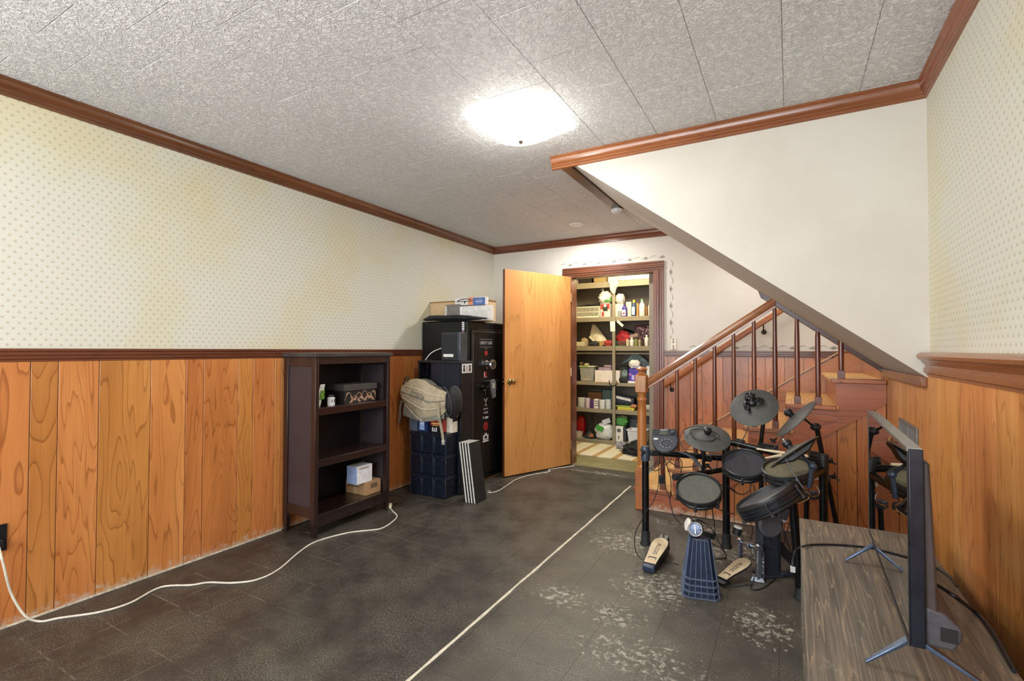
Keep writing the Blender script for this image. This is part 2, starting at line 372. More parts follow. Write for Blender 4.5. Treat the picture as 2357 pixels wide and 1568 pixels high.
def thing(name, label, cat, loc=(0, 0, 0), group=None):
    o = bpy.data.objects.new(name, None); COL.objects.link(o); o.location = loc; o.empty_display_size = .05
    o['label'] = label; o['category'] = cat
    if group: o['group'] = group
    return o
def tag(o, label, cat, group=None):
    o['label'] = label; o['category'] = cat
    if group: o['group'] = group
    return o
def struct(o): o['kind'] = 'structure'; return o
def stuff(o): o['kind'] = 'stuff'; return o
def frame(o, xa, za):   # matrix with x axis ~ xa and z axis za at origin o
    z = Vector(za).normalized(); x = Vector(xa); x = (x - z * x.dot(z)).normalized(); y = z.cross(x); o = Vector(o)
    return Matrix(((x.x, y.x, z.x, o.x), (x.y, y.y, z.y, o.y), (x.z, y.z, z.z, o.z), (0, 0, 0, 1)))
def text(body, size, mtx, mat, parent, name='lettering', width=None, shear=0):
    cu = bpy.data.curves.new('t', 'FONT'); cu.body = body; cu.size = size; cu.align_x = 'CENTER'; cu.align_y = 'CENTER'; cu.extrude = .0003; cu.shear = shear
    cu.resolution_u = 3
    ob = bpy.data.objects.new('t', cu); COL.objects.link(ob); bpy.context.view_layer.update()
    me = bpy.data.meshes.new_from_object(ob); bpy.data.objects.remove(ob); bpy.data.curves.remove(cu)
    sx = 1
    if width:
        xs = [v.co.x for v in me.vertices]; sx = width / max(1e-6, max(xs) - min(xs))
    off = Vector(); q = parent
    while q is not None: off += q.location; q = q.parent
    for v in me.vertices: v.co = mtx @ Vector((v.co.x * sx, v.co.y, v.co.z)) - off
    me.name = name; me.materials.clear(); me.materials.append(mat); o = bpy.data.objects.new(name, me); COL.objects.link(o); o.parent = parent; return o

XL, XR, YB, YF, ZC = -3.04, .54, 4.95, -1.6, 2.44
YS = 3.87      # balustrade side of the stair
BUL = 2.80     # face of the bulkhead under the upper flight

# ---------------------------------------------------------------- shell
fl = struct(MB().box(XL - .1, XR + .1, YF - .1, YB, -.10, -.006).build('floor', M('#4a463c', .8)))
P9 = .2355
tile_me = None
rest = MB()
nx0, ny0 = -2.40, 1.055
for i in range(-3, 13):
    for j in range(-12, 18):
        x0 = nx0 + i * P9; x1 = x0 + P9; y0 = ny0 + j * P9; y1 = y0 + P9
        if x1 < XL + .01 or x0 > XR or y1 < YF or y0 > YB: continue
        cx, cy = (x0 + x1) / 2, (y0 + y1) / 2
        full = x0 >= XL and x1 <= XR and y0 >= YF and y1 <= YB
        vis = y0 > .55 and (cx < -1.2 or cy < 3.9) and not (cx > .0 and cy < 2.3) and (cx * .87 + cy * .49 < 2.9)
        g_ = .0005
        if full and vis:
            if tile_me is None:
                h = P9 / 2 - g_
                b = MB().box(-h, h, -h, h, -.0055, 0); o = b.build('floor_tile', M_FLOOR, fl, world=False, smooth=False); tile_me = o.data
            else:
                o = bpy.data.objects.new('floor_tile', tile_me); COL.objects.link(o); o.parent = fl
            o.location = (cx, cy, random.uniform(-.0004, 0))
        else:
            rest.box(max(x0, XL) + g_, min(x1, XR) - g_, max(y0, YF) + g_, min(y1, YB) - g_, -.0055, 0)
stuff(rest.build('floor_tile_remainder', M_FLOOR, fl, smooth=False))
# pale filler line along the floor joint
b = MB(); pts = []
x_, y_ = -1.245, 1.2
L = []
for k in range(90):
    y = 1.15 + k * .037; x = -1.247 - .0025 * (k / 90) * 8 + .004 * noise.noise(Vector((y * 5, 0, 3))); w_ = .0075 + .0035 * noise.noise(Vector((y * 9, 2, 0))); L.append((x, y, w_))
vs = []; fs = []
for (x, y, w_) in L: vs += [(x - w_, y, .0001), (x - w_ * .4, y, .0022), (x + w_ * .5, y, .0022), (x + w_, y, .0001)]
for k in range(len(L) - 1):
    for q in range(3): fs.append((k * 4 + q, k * 4 + q + 1, k * 4 + 5 + q, k * 4 + 4 + q))
    fs.append((k * 4 + 3, k * 4, k * 4 + 4, k * 4 + 7))
b.add(vs, fs); struct(b.build('trim_1', M('#cfc8b4', .8, 0, .15, .3), None))

# ceiling with 12-inch embossed tiles in half-drop columns
ce = struct(MB().box(XL - .1, XR + .1, YF - .1, YB + .1, ZC + .012, ZC + .1).build('ceiling', M('#8c8a86', .8)))
xb = [XR, .2925] + [.2925 - .3087 * k for k in range(1, 11)] + [XL]
tm = {}
for ci in range(len(xb) - 1):
    x1, x0 = xb[ci], xb[ci + 1]
    odd = round((-2.495 - x0) / .3087) % 2
    y = .725 + (.1565 if odd else 0) - .3127 * 8
    while y < YB:
        y0, y1 = max(y, YF), min(y + .3127, YB)
        if y1 - y0 > .02:
            key = (round(x1 - x0, 3), round(y1 - y0, 3))
            if key not in tm:
                hx, hy = (x1 - x0) / 2 - .0004, (y1 - y0) / 2 - .0004
                o = MB().frust((-hx + .0018, hx - .0018, -hy + .0018, hy - .0018), (-hx, hx, -hy, hy), 0, .003)
                o.box(-hx, hx, -hy, hy, .003, .0115)
                o = o.build('ceiling_tile', M_CEIL, ce, world=False, smooth=False); tm[key] = o.data
            else:
                o = bpy.data.objects.new('ceiling_tile', tm[key]); COL.objects.link(o); o.parent = ce
            o.location = ((x0 + x1) / 2, (y0 + y1) / 2, ZC + random.uniform(0, .0012))
        y += .3127

def planks(parent, axis, bounds, d0, d1, z0, z1, mat, gap=.0016, ztop=None, bev=.0012):
    for a, b_ in zip(bounds[:-1], bounds[1:]):
        a2, b2 = a + gap, b_ - gap
        m = MB()
        if ztop is None:
            if axis == 'y': m.box(d0, d1, a2, b2, z0, z1)
            else: m.box(a2, b2, d0, d1, z0, z1)
        else:
            m.extr([(a2, d0, z0), (b2, d0, z0), (b2, d0, ztop(b2)), (a2, d0, ztop(a2))], (0, d1 - d0, 0))
        m.build('plank', mat, parent, bev=bev, seg=1, smooth=False)

WZ = 1.175
wl = struct(MB().box(XL - .1, XL, YF - .1, YB + .12, 0, ZC + .012).build('wall_left', M_PAPERY))
bl = [-1.6, -1.36, -1.2, -.98, -.77, -.66, -.44, -.3, -.13, .08, .2, .41, .58, .74, .881, .98, 1.139, 1.369, 1.548, 1.647, 1.856, 1.957, 2.109, 2.16, 2.3, 2.47, 2.68, 2.83, 3.02, 3.2, 3.41, 3.52, 3.7, 3.94, 4.1, 4.3, 4.52, 4.7, 4.95]
planks(wl, 'y', bl, XL, XL + .01, .004, WZ, W_PLANK)
struct(MB().extr([(XL + .01, YF, .0005), (XL + .0155, YF, .0005), (XL + .0105, YF, .009), (XL + .01, YF, .009)], (0, 3.77, 0)).build('trim_5', M('#b9ad9a', .8, 0, .3, .3, 60)))
# right-hand wall
wr = struct(MB().box(XR, XR + .1, YF - .1, YB + .12, 0, ZC + .012).build('wall_right', M_PAPERY))
brt = [-1.6, -1.2, -.78, -.37, .05, .45, .85, 1.22, 1.57, ox(2305, 1200, XR).y, ox(2222, 1200, XR).y, 2.62, BUL + .02, 2.99, 3.2, 3.45, 3.65, 3.87]
planks(wr, 'y', brt, XR - .01, XR, .004, 1.13, W_PLANKF, gap=.0012)
planks(wr, 'y', [3.87, 4.2, 4.6, YB], XR - .01, XR, 1.0, 1.3, W_PLANKF, gap=.0012)
# back wall with the closet doorway
DX0, DX1, DZ = -2.06, -1.165, 2.03
b = MB().box(XL - .1, DX0, YB, YB + .12, 0, ZC + .012).box(DX1, XR + .1, YB, YB + .12, 0, ZC + .012).box(DX0, DX1, YB, YB + .12, DZ, ZC + .012)
wb = struct(b.build('wall_back', M_WALL, smooth=False))
bx = [oy(p, 900, 4.94).x for p in (1530, 1537, 1556, 1589, 1616, 1664, 1692, 1723, 1762, 1806, 1850, 1893, 1940)] + [XR]
planks(wb, 'x', bx, YB - .01, YB, .004, WZ - .005, W_PLANKR)
planks(wb, 'x', [XL, -2.9, -2.68, -2.5, -2.3, DX0 - .1], YB - .01, YB, .004, WZ - .005, W_PLANKR)
# wall behind the camera, with a window added around the fill light
b = MB().box(XL - .1, XR + .1, YF - .1, YF, 0, .7).box(XL - .1, XR + .1, YF - .1, YF, 2.2, ZC + .012).box(XL - .1, -2.75, YF - .1, YF, .7, 2.2).box(.25, XR + .1, YF - .1, YF, .7, 2.2)
wf = struct(b.build('wall_front', M_PAPERX, smooth=False))
b = MB()
for x in (-2.75, -1.28, .19): b.box(x, x + .06, YF - .08, YF + .02, .7, 2.2)
b.box(-2.75, .25, YF - .08, YF + .02, .7, .76).box(-2.75, .25, YF - .08, YF + .02, 2.14, 2.2).box(-2.75, .25, YF - .06, YF - .02, 1.42, 1.46)
struct(b.build('added_window_1', WHITE))

# bulkhead under the upper flight of the stair
zb = lambda x: 1.11 - .752 * (x - .538)
b = MB().extr([(-1.23, BUL, ZC), (XR, BUL, zb(XR)), (XR, BUL, ZC)], (0, 3.93 - BUL, 0))
struct(b.build('wall_stair_bulkhead', M_WALL, smooth=False))
# ceiling-level flat board at the bulkhead's end, and edge trims of the sloping soffit
struct(MB().box(-1.288, -1.212, BUL + .0, 4.0, 2.412, ZC).box(-1.288, -1.0, 4.0, 4.06, 2.412, ZC).build('trim_2', W_TRIMD, bev=.003))
zt = lambda x: 1.478 - .747 * x
b = MB().extr([(-.20, 3.875, zt(-.20) + .052), (-.175, 3.875, zt(-.175)), (.53, 3.875, zt(.53)), (.53, 3.875, zt(.53) + .04)], (0, .06, 0))
struct(b.build('trim_3', W_TRIMD, bev=.003))
struct(MB().box(.505, .53, BUL + .004, 3.873, 1.073, 1.122).build('trim_4', W_TRIMX, bev=.004))

# mouldings
CR = [(0, 0), (.036, 0), (.036, -.010), (.031, -.016), (.029, -.030), (.022, -.044), (.016, -.050), (.016, -.060), (.011, -.064), (.011, -.074), (0, -.078)]
def crown(nm, mat, wall, s, a, b_, ax, parent=None):
    if ax == 'y': p = [(wall + s * d, a, ZC + z) for d, z in CR]; v = (0, b_ - a, 0)
    else: p = [(a, wall + s * d, ZC + z) for d, z in CR]; v = (b_ - a, 0, 0)
    return struct(MB().extr(p, v).build(nm, mat, ang=20))
crown('trim_crown_left', W_TRIM, XL, 1, YF, YB, 'y')
crown('trim_crown_right', W_CROWNR, XR, -1, YF, BUL, 'y')
crown('trim_crown_back', W_TRIMX, YB, -1, XL, XR, 'x')
crown('trim_crown_bulkhead', W_CROWNX, BUL, -1, -1.29, XR, 'x')
RL = [(0, 0), (.030, 0), (.034, -.004), (.034, -.012), (.026, -.016), (.026, -.030), (.020, -.034), (.020, -.046), (.012, -.052), (.012, -.060), (0, -.064)]
def rail(nm, mat, wall, s, a, b_, ax, top, prof=RL):
    if ax == 'y': p = [(wall + s * d, a, top + z) for d, z in prof]; v = (0, b_ - a, 0)
    else: p = [(a, wall + s * d, top + z) for d, z in prof]; v = (b_ - a, 0, 0)
    return struct(MB().extr(p, v).build(nm, mat, ang=20))
rail('trim_rail_left', W_TRIM, XL, 1, YF, YB, 'y', 1.236)
rail('trim_rail_back', W_TRIMX, YB, -1, DX1 + .1, XR, 'x', 1.23)
RR = [(0, 0), (.035, 0), (.047, -.007), (.050, -.016), (.047, -.027), (.036, -.032), (.030, -.045), (.020, -.056), (.020, -.064), (.026, -.070), (.026, -.088), (.016, -.094), (.016, -.102), (0, -.106)]
rail('trim_rail_right', W_CROWNR, XR, -1, YF, BUL - .012, 'y', 1.228, RR)

# doorway casing (fluted) and jambs
b = MB()
def casing(b, x0, x1, z0, z1, vert):
    for k, d in enumerate((.018, .026, .018, .022)):
        if vert: w_ = (x1 - x0) / 4; b.box(x0 + k * w_, x0 + (k + 1) * w_ - .003, YB - d, YB, z0, z1)
        else: w_ = (z1 - z0) / 4; b.box(x0, x1, YB - d, YB, z0 + k * w_, z0 + (k + 1) * w_ - .003)
CW = .093
b2 = MB(); casing(b2, DX1 + .004, DX1 + CW, 0, DZ + .002, True); casing(b2, DX0 - CW, DX0 - .004, 0, DZ + .002, True)
b2.box(DX1 - .012, DX1 + .004, YB - .012, YB + .13, 0, DZ).box(DX0 - .004, DX0 + .012, YB - .012, YB + .13, 0, DZ)
struct(b2.build('trim_door_casing', W_TRIMZ, bev=.0015))
b = MB(); casing(b, DX0 - CW, DX1 + CW, DZ + .004, DZ + CW, False); b.box(DX0 + .012, DX1 - .012, YB - .012, YB + .13, DZ - .014, DZ + .004)
struct(b.build('trim_door_header', W_TRIMX, bev=.0015))

# closet shell
CX0, CX1, CY1 = -2.66, -1.25, 6.62
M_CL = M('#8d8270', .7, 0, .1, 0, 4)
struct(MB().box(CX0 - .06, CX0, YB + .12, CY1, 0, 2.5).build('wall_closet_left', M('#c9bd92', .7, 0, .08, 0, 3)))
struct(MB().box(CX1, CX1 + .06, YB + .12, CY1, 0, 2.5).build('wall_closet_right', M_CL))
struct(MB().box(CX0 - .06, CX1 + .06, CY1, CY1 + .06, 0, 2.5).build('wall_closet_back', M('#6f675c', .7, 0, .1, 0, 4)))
struct(MB().box(CX0 - .06, CX1 + .06, YB + .12, CY1, 2.45, 2.5).build('ceiling_closet', M('#c9c2ae', .7)))
def mk_lino():
    g = G('olive_linoleum'); p = g.pos(); n = g.noise(p, 6, 5, .65); x, y, z = g.sep(p)
    s_ = g.noise(g.comb(g.math('MULTIPLY', x, 3), g.math('MULTIPLY', y, 25), 0), 1, 4)
    return g.P(Base_Color=g.ramp(g.math('ADD', g.math('MULTIPLY', n, .5), g.math('MULTIPLY', s_, .5)), [(.3, c('#6d6748')), (.55, c('#8e875f')), (.75, c('#a8a178'))]), Roughness=.4)
struct(MB().box(CX0, CX1, YB, CY1, -.10, .002).build('floor_closet', mk_lino()))
# stencilled vine border painted on the back wall (above the door, down its side, above the chair rail)
def vine(pts, nm_mat, flip=1):
    b = MB(); Y0 = YB - .0012
    def stroke(pl, w_):
        # thin painted ribbon lying on the wall
        P_ = [Vector((x, Y0, z)) for x, z in pl]; vs = []; fs = []
        for i, p in enumerate(P_):
            t = (P_[min(i + 1, len(P_) - 1)] - P_[max(i - 1, 0)]).normalized(); n_ = Vector((-t.z, 0, t.x)); ww = w_ * (.35 + sin(pi * (i + .5) / len(P_)))
            vs += [p - n_ * ww, p + n_ * ww, p + n_ * ww + Vector((0, .0011, 0)), p - n_ * ww + Vector((0, .0011, 0))]
        for i in range(len(P_) - 1):
            for k in range(4): m_ = (k + 1) % 4; fs.append((i * 4 + k, i * 4 + m_, i * 4 + 4 + m_, i * 4 + 4 + k))
        fs += [(3, 2, 1, 0), tuple(range(len(vs) - 4, len(vs)))]
        b.add(vs, fs)
    (xa, za), (xb_, zb_) = pts; L_ = sqrt((xb_ - xa) ** 2 + (zb_ - za) ** 2); n_ = max(1, round(L_ / .155)); ux, uz = (xb_ - xa) / L_, (zb_ - za) / L_; vx, vz = -uz * flip, ux * flip
    def at_(s_, h): return (xa + ux * s_ + vx * h, za + uz * s_ + vz * h)
    for k in range(n_):
        s0 = k * L_ / n_; q = L_ / n_
        stroke([at_(s0 + q * t, .012 + .016 * sin(pi * (t - .02) / .5) if t < .5 else .012) for t in [i / 16 * .46 for i in range(17)]], .0016)
        stroke([at_(s0 + q * (.52 + .44 * i / 12), .012 - .012 * sin(pi * i / 12)) for i in range(13)], .0020)
        cx_ = s0 + q * .74
        for a_ in (-62, -34, -6, 24, 54):
            aa = radians(a_); stroke([at_(cx_ + sin(aa) * r_ + .004, .002 + cos(aa) * r_) for r_ in (.005, .011, .018, .026)], .0016)
    return b
inkm = M('#77736a', .8); 
vb = vine([(DX0 - .13, DZ + CW + .025), (DX1 + CW + .02, DZ + CW + .025)], None); vb.build('stencil_border', inkm, wb, smooth=False)
vb = vine([(DX1 + CW + .055, DZ + CW), (DX1 + CW + .055, 1.30)], None); vb.build('stencil_border', inkm, wb, smooth=False)
vb = vine([(-.84, 1.248), (.36, 1.248)], None); vb.build('stencil_border', inkm, wb, smooth=False)
# ---------------------------------------------------------------- the staircase
ST = thing('staircase', 'open-sided wooden staircase with turned newel and round balusters climbing to the right', 'staircase', (-.2, 4.4, 0))
RX = [.262 - .2605 * (6 - i) for i in range(1, 7)]          # riser faces
TZ = [.167, .342, .519, .697, .874, 1.052]
YW = YB - .01
for i in range(6):
    x0 = RX[i] - .03; x1 = RX[i + 1] + .002 if i < 5 else XR - .012
    xe = RX[i + 1] if i < 5 else XR - .012
    b = MB().box(x0, xe + (.018 if i < 5 else 0), YS - .03, YW - .022, TZ[i] - .028, TZ[i])
    if i < 5: pass
    b.build('tread', W_TREAD, ST, bev=.008, seg=3)
    b = MB().box(x0 - .001, xe, YS - .042, YS - .0305, TZ[i] - .029, TZ[i] + .001)
    b.build('tread_nosing', W_STAIRX, ST, bev=.005)
    MB().box(RX[i], RX[i] + .016, YS + .002, YW - .022, (TZ[i - 1] if i else 0), TZ[i] - .029).build('riser', W_STAIRX, ST)
# outer stringer, saw-toothed above, sloping below
zl = lambda x: max(0, .884 + .716 * (x - .502))
poly = []
for i in range(6):
    poly += [(RX[i], (TZ[i - 1] - .03 if i else 0.002)), (RX[i], TZ[i] - .03)]
poly += [(XR - .012, TZ[5] - .03), (XR - .012, zl(XR - .012)), (-.732, 0.002)]
MB().extr([(x, YS - .018, z) for x, z in poly], (0, .018, 0)).build('stringer', W_STAIRX, ST, smooth=False)
pb = [-.73] + [oy(p, 1050, YS).x for p in (1567, 1600, 1640, 1690, 1727, 1772, 1805, 1862, 1927, 1972, 2015)] + [XR - .012]
for a, b_ in zip(pb[:-1], pb[1:]):
    za, zb_ = zl(a) + .004, zl(b_) + .004
    MB().extr([(a + .0015, YS - .006, .003), (b_ - .0015, YS - .006, .003), (b_ - .0015, YS - .006, zb_ + .01), (a + .0015, YS - .006, za + .01)], (0, .008, 0)).build('side_plank', W_PLANKR, ST, bev=.0012, seg=1, smooth=False)
MB().extr([(-.74, YS + .003, .002), (XR - .012, YS + .003, .002), (XR - .012, YS + .003, .9), (-.64, YS + .003, .08)], (0, .008, 0)).build('side_backing', M('#3a2418', .8), ST, smooth=False)
# wall stringer against the back wall, with its light cap
zw = lambda x: .551 + .665 * (x + .633)
MB().extr([(-1.06, YW - .02, .002), (XR - .012, YW - .02, .3), (XR - .012, YW - .02, min(1.31, zw(XR))), (-1.06, YW - .02, zw(-1.06))], (0, .018, 0)).build('wall_stringer', W_STAIRX, ST, smooth=False)
MB().extr([(-1.06, YW - .026, zw(-1.06)), (XR - .012, YW - .026, zw(XR) - .0), (XR - .012, YW - .026, zw(XR) + .012), (-1.06, YW - .026, zw(-1.06) + .012)], (0, .024, 0)).build('stringer_cap', M('#c49d74', .4), ST)
MB().box(XR - .028, XR - .012, 3.935, YW - .03, 1.052, 1.25).build('side_panel', W_STAIRX, ST)
# newel post
nx, ny = -1.01, YS - .012
b = MB().box(nx - .043, nx + .043, ny - .043, ny + .043, .001, .315).build('newel_post', W_NEWEL, ST, bev=.006)
b = MB().lathe([(.030, .31), (.040, .318), (.040, .326), (.034, .332), (.031, .34), (.034, .36), (.035, .55), (.033, .75), (.031, .835), (.036, .842), (.038, .85), (.036, .858), (.030, .865), (.030, .885), (.037, .897), (.040, .906)], (nx, ny, 0), 24)
b.build('turned_shaft', W_NEWEL, ST)
b = MB().box(nx - .043, nx + .043, ny - .043, ny + .043, .905, 1.04).build('upper_block', W_NEWEL, ST, bev=.006)
MB().lathe([(.036, 1.038), (.040, 1.046), (.026, 1.056), (.022, 1.068), (.030, 1.074), (.043, 1.082), (.043, 1.090), (.034, 1.098), (.018, 1.104), (.002, 1.106)], (nx, ny, 0), 24).build('cap', W_NEWEL, ST)
# handrail
slope = .677
zr = lambda x: .941 + slope * (x + .956)
prof = [(-.016, 0), (-.016, .018), (-.026, .024), (-.030, .045), (-.026, .066), (-.012, .080), (.012, .080), (.026, .066), (.030, .045), (.026, .024), (.016, .018), (.016, 0)]
xa, xb_ = -.966, -.085
MB().extr([(xa, YS + .008 + d, zr(xa) + z) for d, z in prof], (xb_ - xa, 0, slope * (xb_ - xa))).build('handrail', W_RAIL, ST, ang=25)
for i, x in enumerate([-.857, -.747, -.615, -.481, -.352, -.22, -.089, .044, .164, .294]):
    k = max(j for j in range(6) if RX[j] - .03 <= x); z0 = TZ[k]
    z1 = zr(x) + .004 if x < -.08 else zt(x) + .004
    y = YS + .008
    b = MB().lathe([(.0150, z0 + .045), (.0165, z0 + .10), (.0160, z0 + .45), (.0125, max(z1, z0 + .12))], (x, y, 0), 14).build('baluster', W_BAL, ST)
    MB().box(x - .020, x + .020, y - .021, y + .021, z0, z0 + .052).build('baluster_foot', W_BAL, b, bev=.002)

# handrail on the back wall
HR = thing('wall_handrail', 'slimmer wooden handrail fixed to the back wall behind the balusters', 'handrail', (-.6, 4.88, 1.1))
zh = lambda x: .862 + .685 * (x + 1.072)
pr = [(-.014, 0), (-.022, .012), (-.024, .034), (-.018, .052), (-.006, .060), (.008, .060), (.020, .052), (.024, .034), (.02, .012), (.014, 0)]
MB().extr([(-1.072, 4.875 + d, zh(-1.072) + z) for d, z in pr], (1.25, 0, .685 * 1.25)).build('rail', W_RAIL, HR, ang=25)
for x in (-1.0, -.2):
    MB().tube([(x, YB - .012, zh(x) - .06), (x, 4.90, zh(x) - .06), (x, 4.876, zh(x) - .03), (x, 4.875, zh(x) + .002)], .006, 8).lathe([(.022, 0), (.022, .006), (.014, .010)], (x, YB - .010, zh(x) - .06), 14, (0, -1, 0)).build('bracket', M('#3c332c', .4, .6), HR)

# ceiling lamp
LP = thing('ceiling_light', 'lit square white glass flush ceiling lamp with small dark finial', 'ceiling light', (-1.22, 2.25, 2.44))
hs = .215
def shade(u, v):
    x, y = (u - .5) * 2, (v - .5) * 2
    sag = .082 * (1 - abs(x) ** 2.2) * (1 - abs(y) ** 2.2)
    cup = .030 * (abs(x * y)) ** 1.5
    return (-1.22 + x * hs * (1 - .05 * (1 - abs(y))), 2.25 + y * hs * (1 - .05 * (1 - abs(x))), 2.412 - sag + cup * .6)
sh = MB().grid(shade, 20, 20, (0, 0, .004)).build('glass_shade', emis('#fffaf0', 5.0), LP)
MB().lathe([(.07, 0), (.075, -.012), (.02, -.02)][::-1], (-1.22, 2.25, 2.44), 24).build('base', M('#e8e6e0', .4), LP)
MB().lathe([(.002, -.02), (.009, -.014), (.012, -.006), (.008, .0), (.004, .012), (.004, .09)], (-1.22, 2.25, 2.332), 16).build('finial', M('#3a2f24', .35, .7), LP)

SD = thing('smoke_detector', 'small round white smoke detector under the dark board by the bulkhead corner', 'smoke detector', (-1.249, 3.99, 2.411))
MB().lathe([(.0, -.036), (.026, -.036), (.030, -.030), (.038, -.026), (.044, -.018), (.044, 0)], (-1.249, 3.99, 2.412), 28).build('housing', M('#dcdcd8', .4), SD)
MB().lathe([(.047, -.006), (.047, 0)], (-1.249, 3.99, 2.412), 28).build('base_plate', M('#c9c9c6', .4), SD)
CP = thing('round_ceiling_plate', 'flat round white plate on the ceiling near the back wall', 'ceiling light', (-1.77, 4.40, 2.44))  # unlit round plate; the fill light just below it is added
MB().lathe([(.0, -.007), (.045, -.007), (.048, -.012), (.07, -.008), (.073, 0)], (-1.77, 4.40, ZC), 32).build('cover', M('#e4e4e2', .4), CP)

# wall plates
SW = thing('switch_plate', 'beige switch plate on the back wall right of the door casing', 'switch plate', (-.985, YB, 1.295))
p = oy(1550, 792, YB)
MB().box(p.x - .03, p.x + .03, YB - .006, YB, p.z - .057, p.z + .057).build('plate', M('#d6cdb9', .4), SW, bev=.003)
for dz in (-.02, .02, -.045, .045): MB().box(p.x - .006, p.x + .006, YB - .009, YB - .0055, p.z + dz - .006, p.z + dz + .006).build('toggle', M('#55483a', .4), SW)
OU = thing('wall_outlet', 'black outlet with a plugged-in white cord on the planked wall at far left', 'outlet', (XL + .01, .79, .4))
MB().box(XL + .0105, XL + .018, .742, .812, .345, .462).build('plate', BLACK, OU, bev=.002)
MB().box(XL + .018, XL + .045, .76, .795, .36, .40).build('plug', M('#1b1b1b', .4), OU, bev=.003)
VT = thing('wall_vent', 'grey metal grille low in the planked right-hand wall', 'vent', (XR - .01, 3.2, .78))
b = MB(); x0 = XR - .016; xa = XR - .011
for r in ((2.99, 3.425, .69, .712), (2.99, 3.425, .846, .868), (2.99, 3.02, .712, .846), (3.395, 3.425, .712, .846), (3.195, 3.215, .712, .846)): b.box(x0 - .003, xa, *r)
b.build('frame', M('#7d8484', .4, .4), VT, bev=.0015)
MB().box(xa - .001, xa, 3.0, 3.41, .70, .86).build('backing', M('#26292a', .7), VT)
b = MB()
for k in range(15):
    z = .716 + k * .0088
    for ya, yb_ in ((3.02, 3.195), (3.215, 3.395)): b.extr([(x0 - .001, ya, z), (xa - .001, ya, z + .005), (xa - .001, ya, z + .0065), (x0 - .001, ya, z + .0015)], (0, yb_ - ya, 0))
stuff(b.build('louver_slats', M('#7d8484', .4, .4), VT, smooth=False))

# ---------------------------------------------------------------- closet door, swung open into the room
HX, HY = -2.05, 4.915
dirv = Vector((-.352, -.812, 0)).normalized(); nrm = Vector((dirv.y, -dirv.x, 0))   # towards the safe
nrm = -nrm if nrm.x < 0 else nrm   # towards the camera side
Mx = Matrix(((dirv.x, nrm.x, 0, HX), (dirv.y, nrm.y, 0, HY), (0, 0, 1, 0), (0, 0, 0, 1)))
DR = struct(MB().at(Mx).box(0, .878, -.034, 0, .012, 2.022).build('door_1', W_DOOR, None, bev=.0015))
MB().at(Mx).box(.878, .8795, -.033, -.001, .014, 2.02).build('edge_band', W_TRIMZ, DR)
b = MB().at(Mx)
for s_ in (0, -.034):
    q = 1 if s_ == 0 else -1
    b.lathe([(.033, 0), (.033, .004), (.026, .008), (.012, .012), (.010, .026), (.018, .032), (.027, .042), (.029, .052), (.025, .062), (.010, .067), (.001, .068)], (.816, s_, .925), 24, (0, q, 0))
b.build('door_knob', BRASS, DR)
MB().at(Mx).box(.8795, .8815, -.028, -.006, .895, .955).cyl((.88, -.017, .925), (.893, -.017, .925), .006).build('latch', BRASS, DR)
for z in (.22, 1.0, 1.8): MB().at(Mx).cyl((-.006, .002, z - .045), (-.006, .002, z + .045), .006, n=10).build('hinge', BRASS, DR)
# ---------------------------------------------------------------- dark bookcase on the left
BK = thing('bookcase', 'dark espresso open bookcase with three shelves against the planked left wall', 'bookcase', (-2.86, 2.515, 0))
x0, x1, y0, y1 = -3.02, -2.70, 2.172, 2.862
b = MB()
for xx in (x0, x1 - .042):
    for yy in (y0, y1 - .03): MB().frust((xx + .006, xx + .036, yy + .004, yy + .026), (xx, xx + .042, yy, yy + .03), .002, .09).build('leg', W_ESP, BK)

for nm, yy in (('near', y0), ('far', y1 - .03)):
    for xx in (x0, x1 - .042): MB().box(xx, xx + .042, yy, yy + .03, .09, 1.185).build('post', W_ESP, BK, bev=.002)
    MB().box(x0 + .042, x1 - .042, yy + .010, yy + .018, .19, 1.12).build('side_panel', M('#3b3336', .42, 0, .08, 0, 6), BK)
    MB().box(x0 + .042, x1 - .042, yy + .003, yy + .027, .125, .19).build('lower_rail', W_ESP, BK, bev=.002)
    MB().box(x0 + .042, x1 - .042, yy + .003, yy + .027, 1.12, 1.185).build('upper_rail', W_ESP, BK, bev=.002)
MB().box(x0 - .004, x1 + .014, y0 - .014, y1 + .014, 1.185, 1.21).build('top', M('#3f3c3a', .35, 0, .2, 0, 8), BK, bev=.003)
MB().box(x1 - .03, x1 - .006, y0 + .03, y1 - .03, 1.135, 1.185).build('front_rail', W_ESPY, BK, bev=.002)
MB().box(x0 + .002, x0 + .010, y0 + .03, y1 - .03, .10, 1.185).build('back_panel', M('#0e0c10', .5, 0, .2), BK)
for z, hh in ((.847, .05), (.505, .05), (.145, .028)):
    MB().box(x0 + .011, x1 - .028, y0 + .028, y1 - .028, z - .022, z).build('shelf', W_ESPY, BK)
    MB().box(x1 - .028, x1 - .004, y0 + .03, y1 - .03, z - hh, z).build('shelf_front', W_ESPY, BK, bev=.0025)
MB().box(x1 - .026, x1 - .010, y0 + .03, y1 - .03, .062, .117).build('lower_front_rail', W_ESPY, BK, bev=.002)
